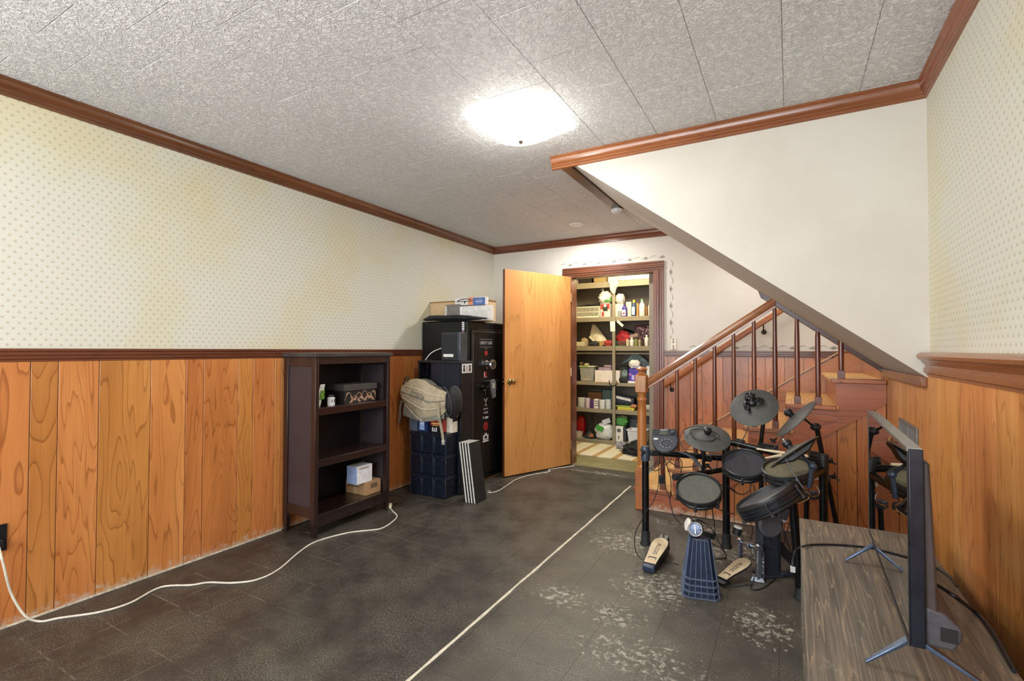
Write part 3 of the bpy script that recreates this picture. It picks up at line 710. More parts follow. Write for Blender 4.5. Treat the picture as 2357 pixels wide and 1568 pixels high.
# things on the bookcase
def carton(nm, label, cat, X, Y, Z, mat, tape=None, flaps=False, group=None, bev=.0015):
    t = thing(nm, label, cat, ((X[0] + X[1]) / 2, (Y[0] + Y[1]) / 2, Z[0]), group)
    MB().box(*X, *Y, *Z).build('body', mat, t, bev=bev); return t
CARD = M('#b08a62', .8, 0, .08); CARDL = M('#c8ab84', .8, 0, .08); INK = M('#3a352f', .6)
t = carton('cardboard_box', 'brown taped cardboard carton on the bottom shelf of the dark bookcase', 'box', (-2.962, -2.752), (2.668, 2.822), (.146, .244), CARD)
MB().box(-2.88, -2.845, 2.6672, 2.668, .147, .244).box(-2.88, -2.845, 2.668, 2.8225, .244, .2447).build('tape', M('#c9ab84', .3), t)
b = MB()
for k in range(9): b.box(-2.935 + k * .013, -2.928 + k * .013, 2.6672, 2.6676, .195 + .004 * (k % 3), .21 + .002 * (k % 2))
for k in range(5): b.box(-2.7518, -2.7514, 2.72 + k * .014, 2.728 + k * .014, .19, .225)
b.build('printing', INK, t, smooth=False)
t = carton('small_white_box', 'small white box with a blue end standing on the brown carton', 'box', (-2.86, -2.755), (2.585, 2.735), (.2452, .375), M('#e8e8ea', .5))
t['label'] = 'small white box with a pale blue end, on the brown carton in the bookcase'
MB().box(-2.859, -2.756, 2.5842, 2.585, .247, .374).build('blue_end', M('#9db2d8', .5), t)
b = MB()
for k in range(12): b.box(-2.7546, -2.7543, 2.607 + k * .008, 2.6125 + k * .008, .353, .361)
b.build('printing', M('#a0564f', .5), t, smooth=False)
t = thing('storage_box', 'lidded dark box printed with copper mountain outlines on the upper shelf', 'box', (-2.86, 2.61, .847))
MB().box(-2.985, -2.757, 2.465, 2.768, .848, .940).build('body', M('#23201f', .5), t)
MB().box(-2.992, -2.750, 2.457, 2.776, .938, .982).build('lid', M('#45423f', .45), t, bev=.002)
b = MB(); xf = -2.7562
def mline(ps, w_=.0012):
    for (ya, za), (yb2, zb2) in zip(ps[:-1], ps[1:]):
        d = Vector((0, yb2 - ya, zb2 - za)).normalized(); n_ = Vector((0, -d.z, d.y)) * w_
        a_, e_ = Vector((xf, ya, za)), Vector((xf, yb2, zb2)); b.extr([a_ - n_, a_ + n_, e_ + n_, e_ - n_], (-.0008, 0, 0))
random.seed(3)
pk = [(2.50, .93), (2.565, .905), (2.60, .925), (2.655, .935), (2.70, .915), (2.745, .928)]
for py_, pz_ in pk:
    for s_ in (-1, 1):
        for k in range(7):
            f_ = k / 7; mline([(max(2.466, min(2.767, py_ + s_ * f_ * .018)), pz_ - f_ * .01), (max(2.466, min(2.767, py_ + s_ * (.055 - f_ * .03))), max(.851, pz_ - .06))], .0013 if k == 0 else .0006)
b.build('mountain_print', M('#c9a184', .5), t, smooth=False)
t = thing('pill_bottle', 'small white jar with dark cap beside the mountain-print box', 'jar', (-2.765, 2.36, .847))
MB().lathe([(.026, .8475), (.0265, .90), (.020, .905)], (-2.775, 2.362, 0), 8).build('body', M('#dedede', .5), t)
MB().lathe([(.019, .905), (.019, .918), (.017, .92)], (-2.775, 2.362, 0), 18).build('cap', M('#3b3b3c', .5), t)
MB().box(-2.7515, -2.7510, 2.35, 2.375, .87, .89).build('print', INK, t)
t = thing('snack_pouch', 'upright green and white printed pouch at the left of the upper shelf', 'pouch', (-2.74, 2.235, .847))
MB().extr([(-2.79, 2.218, .848), (-2.75, 2.212, .848), (-2.735, 2.232, .97), (-2.733, 2.238, 1.0), (-2.737, 2.240, 1.0), (-2.79, 2.236, .9)], (.0, .04, 0)).build('body', M('#d9dbd2', .35, 0, .2, .2, 20), t, bev=.004)
MB().box(-2.742, -2.7365, 2.24, 2.276, .90, .965).build('green_panel', M('#5f8a33', .4, 0, .5, 0, 60), t)

# ---------------------------------------------------------------- gun safe with stickers
SF = thing('gun_safe', 'tall black steel safe with stickers on its door, half behind the open wooden door', 'safe', (-2.75, 3.93, 0))
sx0, sx1, sy0, sy1, sz = -3.02, -2.5, 3.62, 4.26, 1.497
SAFE = M('#0d0e10', .34, .2, .2, .1, 60)
MB().box(sx0, sx1, sy0, sy1, .02, sz).build('body', SAFE, SF, bev=.012, seg=3)
MB().box(sx0 + .02, sx1 - .02, sy0 + .02, sy1 - .02, .001, .021).build('plinth', CARD, SF)
MB().box(sx1 + .0005, sx1 + .010, sy0 + .055, sy1 - .04, .08, sz - .07).build('door', SAFE, SF, bev=.006, seg=3)
fx = sx1 + .0108
b = MB()
for a in ((sy0 + .075, sy1 - .06, sz - .095, sz - .091), (sy0 + .075, sy0 + .079, .1, sz - .091)): b.box(fx - .0006, fx, *a)
b.build('pinstripe', M('#77787a', .4), SF)
def sfp(px, py): return ox(px, py, fx)
def sm_(px, py, yaw=0): p_ = sfp(px, py); return Matrix(((0, 0, 1, fx), (1, 0, 0, p_.y), (0, 1, 0, p_.z), (0, 0, 0, 1)))
STK = M('#dcdcdc', .5); RED = M('#b3262a', .5)
text('LIBERTY SAFE', .042, sm_(1119, 790), M('#a9abab', .4), SF, width=.215)
b = MB(); p_ = sfp(1119, 783); q_ = sfp(1119, 797)
for z in (p_.z + .006, q_.z - .008): b.box(fx, fx + .0004, p_.y - .11, p_.y + .11, z - .0015, z + .0015)
b.box(fx, fx + .0004, p_.y - .03, p_.y + .03, q_.z - .026, q_.z - .023); b.build('logo_rule', M('#8d8f90', .4), SF)
p_ = sfp(1119, 813); MB().lathe([(.024, 0), (.024, .0008)], p_, 24, (1, 0, 0)).build('round_red_sticker', RED, SF)
text('U', .032, sm_(1119, 813) @ Matrix.Translation((0, 0, .001)), M('#1b1b1b', .5), SF, 'sticker_mark')
p_ = sfp(1121, 839)
MB().lathe([(.040, 0), (.040, .006), (.030, .010), (.030, .045), (.046, .050), (.050, .060), (.046, .072), (.030, .074)], p_, 32, (1, 0, 0)).build('dial', CHROME, SF)
MB().lathe([(.031, .0), (.031, .001)], p_ + Vector((.0745, 0, 0)), 32, (1, 0, 0)).build('dial_face', M('#3b3c3e', .35, .4), SF)
p_ = sfp(1117, 861); MB().box(fx, fx + .0006, p_.y - .024, p_.y + .024, p_.z - .026, p_.z + .022).build('red_square_sticker', RED, SF)
MB().box(fx + .0006, fx + .001, p_.y - .024, p_.y - .012, p_.z - .02, p_.z + .02).box(fx + .0006, fx + .001, p_.y - .024, p_.y + .03, p_.z - .032, p_.z - .027).build('sticker_mark', STK, SF)
p_ = sfp(1116, 896); MB().box(fx, fx + .0006, p_.y - .02, p_.y + .02, p_.z - .012, p_.z + .012).build('yellow_sticker', M('#c3b46a', .5), SF)
# handle
p_ = sfp(1108, 893)
b = MB().lathe([(.026, 0), (.026, .02), (.016, .026), (.016, .06)], p_, 20, (1, 0, 0))
for a in (20, 140, 260): b.cyl(p_ + Vector((.05, 0, 0)), p_ + Vector((.055, .075 * cos(radians(a)), .075 * sin(radians(a)))), .007, .005, 10)
b.build('spoke_handle', M('#1c1d20', .2, .6), SF)
# V shaped sticker and its words
p_ = sfp(1118, 926); b = MB()
for s_ in (-1, 1):
    b.extr([(fx, p_.y + s_ * .036, p_.z + .040), (fx, p_.y + s_ * .026, p_.z + .040), (fx, p_.y - s_ * .012, p_.z - .036), (fx, p_.y - s_ * .022, p_.z - .036)], (.0006, 0, 0))
    b.extr([(fx, p_.y + s_ * .016, p_.z + .03), (fx, p_.y + s_ * .008, p_.z + .03), (fx, p_.y, p_.z + .0), (fx, p_.y + s_ * .004, p_.z - .01)], (.0006, 0, 0))
b.build('v_sticker', STK, SF, smooth=False)
text('VORTEX', .017, sm_(1118, 941.5), STK, SF, 'sticker_lettering', width=.085)
text('+ DCK', .030, sm_(1118, 950), STK, SF, 'sticker_lettering', width=.085)
p_ = sfp(1118, 962); text('H', .030, sm_(1113, 962), STK, SF, 'sticker_lettering'); stuff(MB().box(fx, fx + .0005, p_.y - .012, p_.y + .045, p_.z + .003, p_.z + .011).box(fx, fx + .0005, p_.y - .012, p_.y + .04, p_.z - .008, p_.z - .002).build('sticker_lines', STK, SF))
p_ = sfp(1118, 981); MB().lathe([(.0, 0), (.040, 0), (.040, .0008), (0, .0008)], p_, 28, (1, 0, 0), caps=False).build('round_red_sticker', RED, SF)
MB().lathe([(.028, 0), (.034, 0), (.034, .0004), (.028, .0004)], p_ + Vector((.001, 0, 0)), 28, (1, 0, 0), caps=False).box(fx + .001, fx + .0014, p_.y - .03, p_.y + .03, p_.z - .014, p_.z - .008).extr([(fx + .001, p_.y - .014, p_.z - .004), (fx + .001, p_.y + .014, p_.z - .004), (fx + .001, p_.y, p_.z + .026)], (.0004, 0, 0)).build('sticker_mark', M('#1a1012', .5), SF, smooth=False)
p_ = sfp(1118, 1007); b = MB()
cr = [(-.045, -.02), (-.045, .03), (-.028, .012), (-.012, .046), (0, .024), (.012, .046), (.028, .012), (.045, .03), (.045, -.02)]
b.extr([(fx, p_.y + a, p_.z + z) for a, z in cr], (.0006, 0, 0)); b.box(fx, fx + .0006, p_.y - .05, p_.y + .05, p_.z - .04, p_.z - .026)
b.build('crown_sticker', STK, SF, smooth=False)
MB().extr([(fx + .0007, p_.y + a * .55, p_.z + z * .5) for a, z in cr], (.0004, 0, 0)).build('sticker_mark', M('#1a1a1a', .5), SF, smooth=False)
# strip of small stickers on the safe's corner
b = MB(); pz = oy(1066, 741, sy0).z; xx = oy(1066, 760, sy0).x
MB().box(xx - .012, xx + .012, sy0 - .001, sy0, oy(1066, 761, sy0).z, pz).box(xx - .012, xx + .012, sy0 - .001, sy0, oy(1066, 788, sy0).z, oy(1066, 764, sy0).z).build('sticker_strip', STK, SF)
for k, col in enumerate(('#a24a4a', '#4a5f9a', '#33343a', '#4a5f9a', '#a24a4a', '#33343a')):
    z = pz - .012 - k * .018; MB().box(xx - .008, xx + .008, sy0 - .0014, sy0 - .0009, z - .007, z).build('sticker_mark', M(col, .5), SF)

# holster hung on the safe's handle
HO = thing('holster', 'grey pocket holster hanging on the black safe beside the brass door knob', 'holster', (-2.44, 4.02, 1.0))
p_ = ox(1135, 895, -2.44)
o2 = [(-.03, .085), (.018, .088), (.040, .05), (.040, .0), (.030, -.03), (.040, -.075), (-.004, -.092), (-.022, -.04), (-.040, .0), (-.048, .04)]
b = MB().extr([(-2.452, p_.y + a, p_.z + z) for a, z in o2], (.024, 0, 0)); b.build('pouch', M('#5a5c5e', .6, 0, .1, .1), HO, bev=.006, seg=3)
MB().box(-2.4275, -2.425, p_.y - .03, p_.y + .004, p_.z + .005, p_.z + .055).build('label_patch', M('#a7a499', .6), HO)
MB().cyl((-2.488, p_.y - .01, p_.z + .07), (-2.45, p_.y - .01, p_.z + .07), .006).build('hook', CHROME, HO)

# on top of the safe
t = thing('cardboard_box', 'long open-edged tan carton along the back of the safe top', 'box', (-2.72, 3.85, sz))
ct_ = oy(1000, 697, 3.76).z
MB().box(-3.032, -2.40, 3.76, 3.94, sz + .001, ct_).build('body', CARDL, t, bev=.002)
MB().box(-3.036, -2.395, 3.756, 3.945, ct_ - .004, ct_ + .006).build('lid_edge', M('#8a6238', .8), t)
t = thing('grey_case', 'grey hinged case between the tan carton and the framed sheet on the safe', 'case', (-2.8, 3.71, sz))
MB().box(oy(1025, 710, 3.68).x, oy(1057, 710, 3.68).x, 3.68, 3.75, sz + .001, oy(1040, 701, 3.68).z).build('body', M('#77736d', .5), t, bev=.006, seg=3)
MB().box(oy(1024, 710, 3.68).x, oy(1029, 710, 3.68).x, 3.676, 3.752, sz + .004, oy(1040, 704, 3.68).z).build('pale_spine', M('#c3bfb6', .5), t)
xa, xb_ = oy(1058, 715, 3.68).x, oy(1127, 715, 3.68).x; wt_ = oy(1090, 704, 3.68).z
t = thing('white_carton', 'white box with faint printed sheet leaning on the tan carton on the safe', 'box', ((xa + xb_) / 2, 3.71, sz))
MB().box(xa, xb_, 3.68, 3.75, sz + .001, wt_).build('body', M('#dcdad6', .5), t, bev=.002)
b = MB()
for k in range(7): b.box(xa + .03, xb_ - .03, 3.6790, 3.6798, 1.512 + k * .011, 1.514 + k * .011)
for r in ((xa + .012, xb_ - .012, 1.506, 1.508), (xa + .012, xb_ - .012, wt_ - .01, wt_ - .008)): b.box(r[0], r[1], 3.6790, 3.6798, r[2], r[3])
b.build('printing', M('#b5b2ae', .5), t, smooth=False)
xa, xb2 = oy(1047, 690, 3.70).x, oy(1116, 690, 3.70).x; zo = wt_ + .012 - 1.604
t = thing('tool_box_carton', 'white, orange and blue picture carton topmost on the safe pile', 'box', ((xa + xb2) / 2, 3.73, wt_))
MB().box(xa, xb2, 3.70, 3.76, (1.604 + zo), (1.672 + zo)).build('body', M('#d9d5d0', .5), t, bev=.0015)
d = xb2 - xa
MB().box(xa + d * .45, xa + d * .66, 3.6990, 3.70, (1.606 + zo), (1.671 + zo)).build('orange_panel', M('#d98a68', .5), t)
MB().box(xa + d * .62, xb2 + .002, 3.697, 3.701, (1.600 + zo), (1.665 + zo)).build('blue_label', M('#4a6aa5', .5), t)
b = MB(); zc_ = (1.645 + zo)
b.tube([(xa + d * .08, 3.698, (1.64 + zo)), (xa + d * .2, 3.698, (1.655 + zo)), (xa + d * .4, 3.698, (1.660 + zo)), (xa + d * .55, 3.698, (1.650 + zo))], .0035, 6, 4).box(xa + d * .1, xa + d * .6, 3.6975, 3.699, (1.636 + zo), (1.642 + zo)).box(xa + d * .32, xa + d * .36, 3.6975, 3.699, (1.62 + zo), (1.64 + zo))
b.build('tool_picture', M('#26262a', .5), t)
MB().box(xa + d * .7, xa + d * .93, 3.6962, 3.6972, (1.63 + zo), (1.636 + zo)).box(xa + d * .72, xa + d * .92, 3.6962, 3.6972, (1.618 + zo), (1.62 + zo)).box(xa + d * .72, xa + d * .92, 3.6962, 3.6972, (1.645 + zo), (1.647 + zo)).build('label_lines', STK, t, smooth=False)
# soft black case drooping over the left edge of the safe
def softcase(u, v):
    xL, xR_ = -2.99, -2.30; x = xL + (xR_ - xL) * u
    wdt = .048 * (1 - .75 * max(0, (u - .55) / .45)) * (1 - .5 * max(0, (.12 - u) / .12)); th = (.040 if u < .6 else .040 - .03 * (u - .6) / .4) * (.35 + .65 * min(1, u / .12))
    a = 2 * pi * v; yy = 3.622 + cos(a) * wdt; zz = sz + .004 + th * (1 + sin(a)) * .62 + .018 * max(0, .35 - u) + .004 * noise.noise(Vector((u * 9, v * 6, 2)))
    return (x, yy, max(zz, sz + .003))
t = thing('soft_gun_case', 'soft black tapered case lying on the front edge of the safe top', 'case', (-2.7, 3.63, sz))
nu, nv = 40, 18; b = MB(); vs = [softcase(i / nu, j / nv) for i in range(nu + 1) for j in range(nv)]
fs = [(i * nv + j, i * nv + (j + 1) % nv, (i + 1) * nv + (j + 1) % nv, (i + 1) * nv + j) for i in range(nu) for j in range(nv)] + [tuple(range(nv)), tuple(range(nu * nv, nu * nv + nv))[::-1]]
b.add(vs, fs); b.build('body', M('#1a1b1f', .6, 0, .2, .3, 40), t)
MB().tube([softcase(u / 20 * .9 + .02, .78) for u in range(21)], .0035, 6).build('zip_piping', M('#2e3038', .4), t)

# black cabinet shell standing in front of the safe
TW = thing('black_cabinet', 'narrow black cabinet with open front, standing between the bins and the safe', 'cabinet', (-2.66, 3.52, 0))
cx0, cx1, cy0, cy1, cz = -2.91, -2.436, 3.44, 3.605, 1.137
CAB = M('#15161b', .35, 0, .2, .05, 30)
MB().box(cx0, cx0 + .016, cy0, cy1, .003, cz - .016).build('side_panel', CAB, TW, bev=.001)
MB().box(cx1 - .016, cx1, cy0, cy1, .003, cz - .016).build('side_panel', CAB, TW, bev=.001)
MB().box(cx0 - .004, cx1 + .004, cy0 - .004, cy1, cz - .016, cz).build('top', M('#2b2c30', .4), TW, bev=.002)
MB().box(cx0 + .017, cx1 - .017, cy0, cy1, .003, .06).build('plinth', CAB, TW)
MB().box(cx0 + .017, cx1 - .017, cy1 - .01, cy1, .06, cz - .017).build('back_panel', M('#0a0b0e', .5), TW)
MB().box(cx0 + .13, cx1 - .018, cy0 + .02, cy0 + .034, .06, cz - .018).build('inner_panel', M('#22242f', .4, 0, .1), TW)
MB().box(cx0 + .255, cx0 + .262, cy0 + .017, cy0 + .021, .06, cz - .02).build('panel_seam', M('#30323c', .4), TW)
pa, pb_ = ox(1062, 838, cx1), ox(1084, 858, cx1)
ya, yb_ = cy0 + .008, cy1 - .008
MB().box(cx1, cx1 + .0008, ya, yb_, pb_.z, pa.z).build('white_sticker', STK, TW)
ym = (ya + yb_) / 2
b = MB()
for s_, yc in ((1, ya + .03), (-1, yb_ - .03)):
    b.lathe([(.013, 0), (.013, .0004)], (cx1 + .001, yc, pa.z - .022), 14, (1, 0, 0)).box(cx1 + .0009, cx1 + .0013, yc - .012, yc + .012, pb_.z + .01, pa.z - .035)
b.build('sticker_figures', M('#1c1c1e', .5), TW)
b = MB()
for k in range(5): b.box(cx1 + .0009, cx1 + .0013, ym - .022, ym + .022, pb_.z + .010 + k * .011, pb_.z + .016 + k * .011)
b.build('sticker_text', M('#a58078', .5), TW, smooth=False)
# speaker on it
SP = thing('desktop_speaker', 'small dark grey box speaker standing on the black cabinet', 'speaker', (-2.56, 3.5, cz))
MB().box(-2.665, -2.478, 3.455, 3.57, cz + .001, 1.388).build('cabinet', M('#2a2d33', .4, 0, .1), SP, bev=.008, seg=3)
MB().box(-2.66, -2.49, 3.4515, 3.4555, cz + .03, 1.365).build('grille', M('#202227', .7, 0, .1, .4, 90), SP, bev=.002)
MB().box(-2.478, -2.462, 3.457, 3.568, cz + .001, 1.386).build('silver_side', M('#5e6672', .3, .6), SP, bev=.004)
MB().box(-2.637, -2.53, 3.4505, 3.4514, 1.172, 1.197).build('white_label', M('#dfe0dc', .5), SP)
t = tag(MB().tube([(-2.63, 3.62 - .012, 1.255), (-2.70, 3.600, 1.262), (-2.80, 3.575, 1.235), (-2.858, 3.55, 1.20), (-2.885, 3.52, 1.15), (-2.89, 3.515, 1.141)], .0045, 8, 6).build('white_cable', WHITE), 'short white cable arching from behind the speaker onto the black cabinet', 'cable')
t = tag(MB().tube([(-2.77, 3.46, 1.1375 + .004), (-2.795, 3.435, 1.142), (-2.80, 3.430, 1.11), (-2.802, 3.432, 1.05), (-2.806, 3.43, 1.0)], .0022, 6, 5).build('thin_black_cable', BLACK), 'thin black lead hanging over the left front edge of the black cabinet', 'cable')

# nine small black bins, three by three
BINM = M('#141a26', .3, 0, .25, .06, 18)
first = None; row = ['bottom', 'middle', 'top']; coln = ['left', 'centre', 'right-hand']
for r in range(3):
    for q in range(3):
        xx = -2.852 + q * .130; zz = .0015 + r * .1785
        lab = 'black plastic bin, %s row, %s column of the nine-bin stack' % (row[r], coln[q])
        if first is None:
            t = thing('storage_bin', lab, 'bin', (xx + .063, 3.35, zz), 'black bins stacked by the cabinet')
            w_ = .058
            MB().frust((-w_ + .004, w_ - .004, -.070, .070), (-w_, w_, -.076, .076), 0, .150).build('tub', BINM, t, world=False, bev=.004)
            MB().box(-w_ - .004, w_ + .004, -.081, .081, .150, .161).box(-w_ - .001, w_ + .001, -.078, .078, .161, .1775).build('lid', M('#1b212d', .28, 0, .2), t, world=False, bev=.003)
            MB().box(-w_ - .003, -w_ + .004, -.080, -.072, .01, .15).box(w_ - .004, w_ + .003, -.080, -.072, .01, .15).build('corner_ribs', M('#2c3442', .3), t, world=False, bev=.002)
            MB().box(-.025, .025, -.0805, -.074, .128, .150).build('handle_lip', BINM, t, world=False, bev=.002)
            first = t
        else:
            t = first.copy(); COL.objects.link(t); t.location = (xx + .063, 3.35, zz); t['label'] = lab
            for ch in list(first.children):
                cc = ch.copy(); COL.objects.link(cc); cc.parent = t
bt = .0015 + 3 * .1785
t = carton('ammo_can', 'blue-grey metal can on the left of the bin stack under the khaki bag', 'can', (-2.872, -2.788), (3.283, 3.41), (bt, .668), M('#5e6b7c', .35, .2, .1))
MB().box(-2.876, -2.784, 3.279, 3.414, .655, .668).build('lid', M('#56626f', .35, .2), t, bev=.002)
t = carton('blue_carton', 'dark blue carton with a pale label, second from left on the bins', 'box', (-2.768, -2.672), (3.283, 3.40), (bt, .664), M('#1c2c56', .4))
MB().box(-2.757, -2.705, 3.2822, 3.283, bt + .015, .65).build('label_panel', M('#8fb0dc', .5, 0, .3, 0, 70), t)
MB().box(-2.75, -2.712, 3.2816, 3.2822, .60, .61).box(-2.75, -2.712, 3.2816, 3.2822, .62, .635).build('print', M('#e8ebf2', .5), t)
t = carton('red_carton', 'black and red carton with gold lettering on the right of the bins', 'box', (-2.645, -2.52), (3.281, 3.345), (bt, .655), M('#1b1416', .4))
MB().box(-2.640, -2.53, 3.2802, 3.281, .60, .65).build('red_panel', M('#8a2f26', .45, 0, .3, 0, 60), t)
MB().box(-2.625, -2.545, 3.2796, 3.2802, .612, .622).box(-2.615, -2.555, 3.2796, 3.2802, .598, .604).build('gold_print', M('#d9b25e', .5), t)
MB().box(-2.62, -2.61, 3.2796, 3.2802, .552, .585).box(-2.60, -2.59, 3.2796, 3.2802, .552, .58).box(-2.58, -2.57, 3.2796, 3.2802, .552, .585).box(-2.62, -2.57, 3.2796, 3.2802, .55, .555).build('white_print', STK, t)
MB().box(-2.5195, -2.519, 3.283, 3.343, bt + .01, .65).build('red_side', M('#b0332b', .45), t)
t = carton('white_carton', 'white carton with a black top band behind the red carton on the bins', 'box', (-2.60, -2.462), (3.35, 3.425), (bt, .668), M('#d8d2c0', .5))
MB().box(-2.4615, -2.461, 3.351, 3.424, .63, .667).build('black_band', M('#222226', .5), t)

# khaki messenger bag slumped on the boxes
BG = thing('messenger_bag', 'khaki canvas messenger bag with black mesh side slumped over the boxes on the bins', 'bag', (-2.68, 3.33, .67))
KH = M('#b0a287', .8, 0, .16, .35, 26); KH2 = M('#7d7b70', .8, 0, .15, .35, 26)
def bagbody(u, v):
    a = 2 * pi * v; x = -2.92 + .50 * u
    top = .935 + .045 * sin(pi * min(1, u * 1.9)) - .10 * max(0, u - .45) / .55 ; bot = .672
    hz = (top - bot) / 2; zc = (top + bot) / 2; dy = .085 * (sin(pi * (.08 + .84 * u))) ** .5
    sg = lambda q: math.copysign(abs(q) ** .7, q)
    nz = noise.noise(Vector((u * 6, v * 8, 1))) * .012
    return (x + nz, 3.355 + dy * sg(cos(a)) + nz, max(.671, zc + hz * sg(sin(a)) + nz))
def loft(fn, nu, nv):
    b = MB(); vs = [fn(i / nu, j / nv) for i in range(nu + 1) for j in range(nv)]
    fs = [(i * nv + j, i * nv + (j + 1) % nv, (i + 1) * nv + (j + 1) % nv, (i + 1) * nv + j) for i in range(nu) for j in range(nv)] + [tuple(range(nv)), tuple(range(nu * nv, nu * nv + nv))[::-1]]
    return b.add(vs, fs)
loft(bagbody, 34, 26).build('body', KH2, BG, ang=70)
def flap(u, v):       # front flap drooping over the boxes
    x = -2.945 + .485 * u + .02 * v
    top = .955 + .030 * sin(pi * min(1, u * 1.7)) - .085 * max(0, u - .5) / .5
    bot = .765 - .10 * sin(pi * u) ** .7 - .02 * u + .03 * abs(u - .5)
    z = top + (bot - top) * v
    y = 3.262 - .022 * sin(pi * v) - .010 * sin(u * 11 + v * 3) * v + .03 * (1 - v) ** 3
    y += .006 * noise.noise(Vector((u * 7, v * 5, 4)))
    return (x, y, z)
MB().grid(flap, 40, 20, (0, .006, 0)).build('flap', KH, BG, ang=70)
def lower(u, v):      # grey lower panel hanging below the flap
    x = -2.925 + .44 * u; top = .78; bot = .665 - .035 * sin(pi * u) ; z = top + (bot - top) * v
    return (x, 3.272 + .010 * sin(u * 9) * v - .012 * v, z)
MB().grid(lower, 30, 10, (0, .005, 0)).build('lower_panel', KH2, BG, ang=70)
for v_, mat_ in ((.20, M('#cfc3a8', .8)), (.42, KH2), (.66, M('#cfc3a8', .8)), (.985, M('#cfc3a8', .8))):
    MB().tube([Vector(flap(u / 30, v_ + .08 * sin(pi * u / 30))) + Vector((0, -.003, 0)) for u in range(1, 30)], .0045, 6).build('seam_piping', mat_, BG)
MB().tube([(-2.80, 3.235, .90), (-2.795, 3.225, .872), (-2.76, 3.222, .87), (-2.72, 3.222, .862), (-2.69, 3.225, .846), (-2.675, 3.222, .83), (-2.69, 3.222, .822), (-2.72, 3.224, .835), (-2.75, 3.226, .848)], .005, 6, 4).build('grab_handle', KH2, BG)
MB().blob((-2.435, 3.335, .80), (.055, .098, .135), .12, 3, 5).build('mesh_side', M('#1d1e22', .7, 0, .2, .4, 60), BG)
MB().tube([(-2.48, 3.25, .93), (-2.44, 3.24, .90), (-2.41, 3.24, .84), (-2.40, 3.25, .77), (-2.41, 3.26, .71), (-2.44, 3.262, .69), (-2.455, 3.255, .72), (-2.44, 3.245, .77)], .005, 6, 5).build('side_strap', M('#3b3c40', .6), BG)
MB().ribbon([(-2.525, 3.238, .80), (-2.52, 3.236, .70), (-2.505, 3.243, .62), (-2.495, 3.256, .54), (-2.488, 3.258, .49)], (.026, 0, 0), (0, .003, 0)).build('front_strap', M('#a79b82', .8), BG)
b = MB().box(-2.502, -2.474, 3.254, 3.264, .475, .492)
for k in (-.010, 0, .010): b.box(-2.488 + k - .003, -2.488 + k + .003, 3.256, 3.262, .452, .476)
b.build('buckle', M('#c9c4b6', .4), BG, bev=.0015)
MB().box(-2.533, -2.503, 3.2355, 3.243, .645, .672).build('strap_slider', M('#8d8676', .5), BG, bev=.002)
MB().ribbon([(-2.94, 3.26, .80), (-2.955, 3.252, .72), (-2.95, 3.252, .66), (-2.965, 3.252, .60)], (.022, 0, 0), (0, .004, 0)).build('left_strap', KH2, BG)
MB().tube([(-2.93, 3.27, .93), (-2.90, 3.26, .985), (-2.875, 3.262, 1.0), (-2.87, 3.27, .98), (-2.89, 3.27, .965)], .006, 8, 4).build('ring_clip', M('#44423e', .4, .3), BG)

# four black-faced shelf boards with white edges, leaning
WED = M('#d9d7cf', .5)
for k in range(4):
    lab = ['leftmost of four leaning black boards with white edges, against the bins', 'second from left of the leaning white-edged black boards', 'third from left of the leaning white-edged black boards', 'rightmost leaning white-edged black board, its full face showing'][k]
    bx0 = -2.290 + k * .0245; by = 3.295 + k * .004
    t = thing('leaning_board', lab, 'board', (bx0, by, 0), 'four white-edged boards leaning by the bins')
    lean = .079 - .0; p0 = Vector((bx0, by, .002)); upv = Vector((-lean, .015, .472)); 
    thk = .0225; dep = .155
    def q(a, d, h): return p0 + Vector((a, d, 0)) + upv * h
    for nm, a0, a1, e0, e1, mt in (('face', 0, thk, .0015, dep, M('#1b1b1c', .6, 0, .2)), ('white_edge', 0.004, thk - .0065, 0, .0014, WED)):
        vv = [q(a0, e0, 0), q(a1, e0, 0), q(a1, e1, 0), q(a0, e1, 0), q(a0, e0, 1), q(a1, e0, 1), q(a1, e1, 1), q(a0, e1, 1)]
        MB().add(vv, [(3, 2, 1, 0), (4, 5, 6, 7), (0, 1, 5, 4), (1, 2, 6, 5), (2, 3, 7, 6), (3, 0, 4, 7)]).build(nm, mt, t, smooth=False)
    vv = [q(.003, .0, 1.0005), q(thk - .005, 0, 1.0005), q(thk - .005, dep, 1.0005), q(.003, dep, 1.0005)]
    MB().extr(vv, (0, 0, .0008)).build('white_edge', WED, t, smooth=False)

# white extension cord along the floor and its plug end
r_ = .0048
pts = [(XL + .05, .778, .375), (XL + .062, .79, .30), (-2.99, .82, .16), (-2.97, .86, .05), (-2.955, .905, r_ + .001), (-2.92, .955, r_)] + [tuple(oz(*p, r_)) for p in ((150, 1421), (230, 1409), (300, 1388), (370, 1352), (440, 1347), (480, 1341), (535, 1342), (590, 1335), (640, 1312), (690, 1270), (730, 1246), (800, 1227), (850, 1221), (880, 1216), (905, 1200), (914, 1188), (905, 1178), (897, 1168))]
EC = thing('extension_cord', 'long white extension cord snaking across the floor beside the planked left wall', 'cord', (-2.7, 1.9, 0))
MB().tube(pts, r_, 8, 6).build('cord', M('#dcd6c6', .5), EC)
e = oz(897, 1166, .02); e2 = oz(903, 1148, .02)
d_ = (e2 - e).normalized(); MB().at(frame(e + d_ * .03, d_, (0, 0, 1))).box(-.03, .03, -.014, .014, -.018, .010).build('socket', M('#d6cca8', .5), EC, bev=.005, seg=3)
t = tag(MB().tube([tuple(e + d_ * .062) , (e.x - .03, e.y + .1, .01), (e.x + .0, e.y + .17, .03), (e.x - .07, e.y + .17, .045), (-2.93, e.y + .12, .05), (-3.0, e.y + .16, .05)], .003, 6, 6).build('thin_black_cable', BLACK), 'thin black lead from the cord socket to the wall past the bookcase', 'cable')
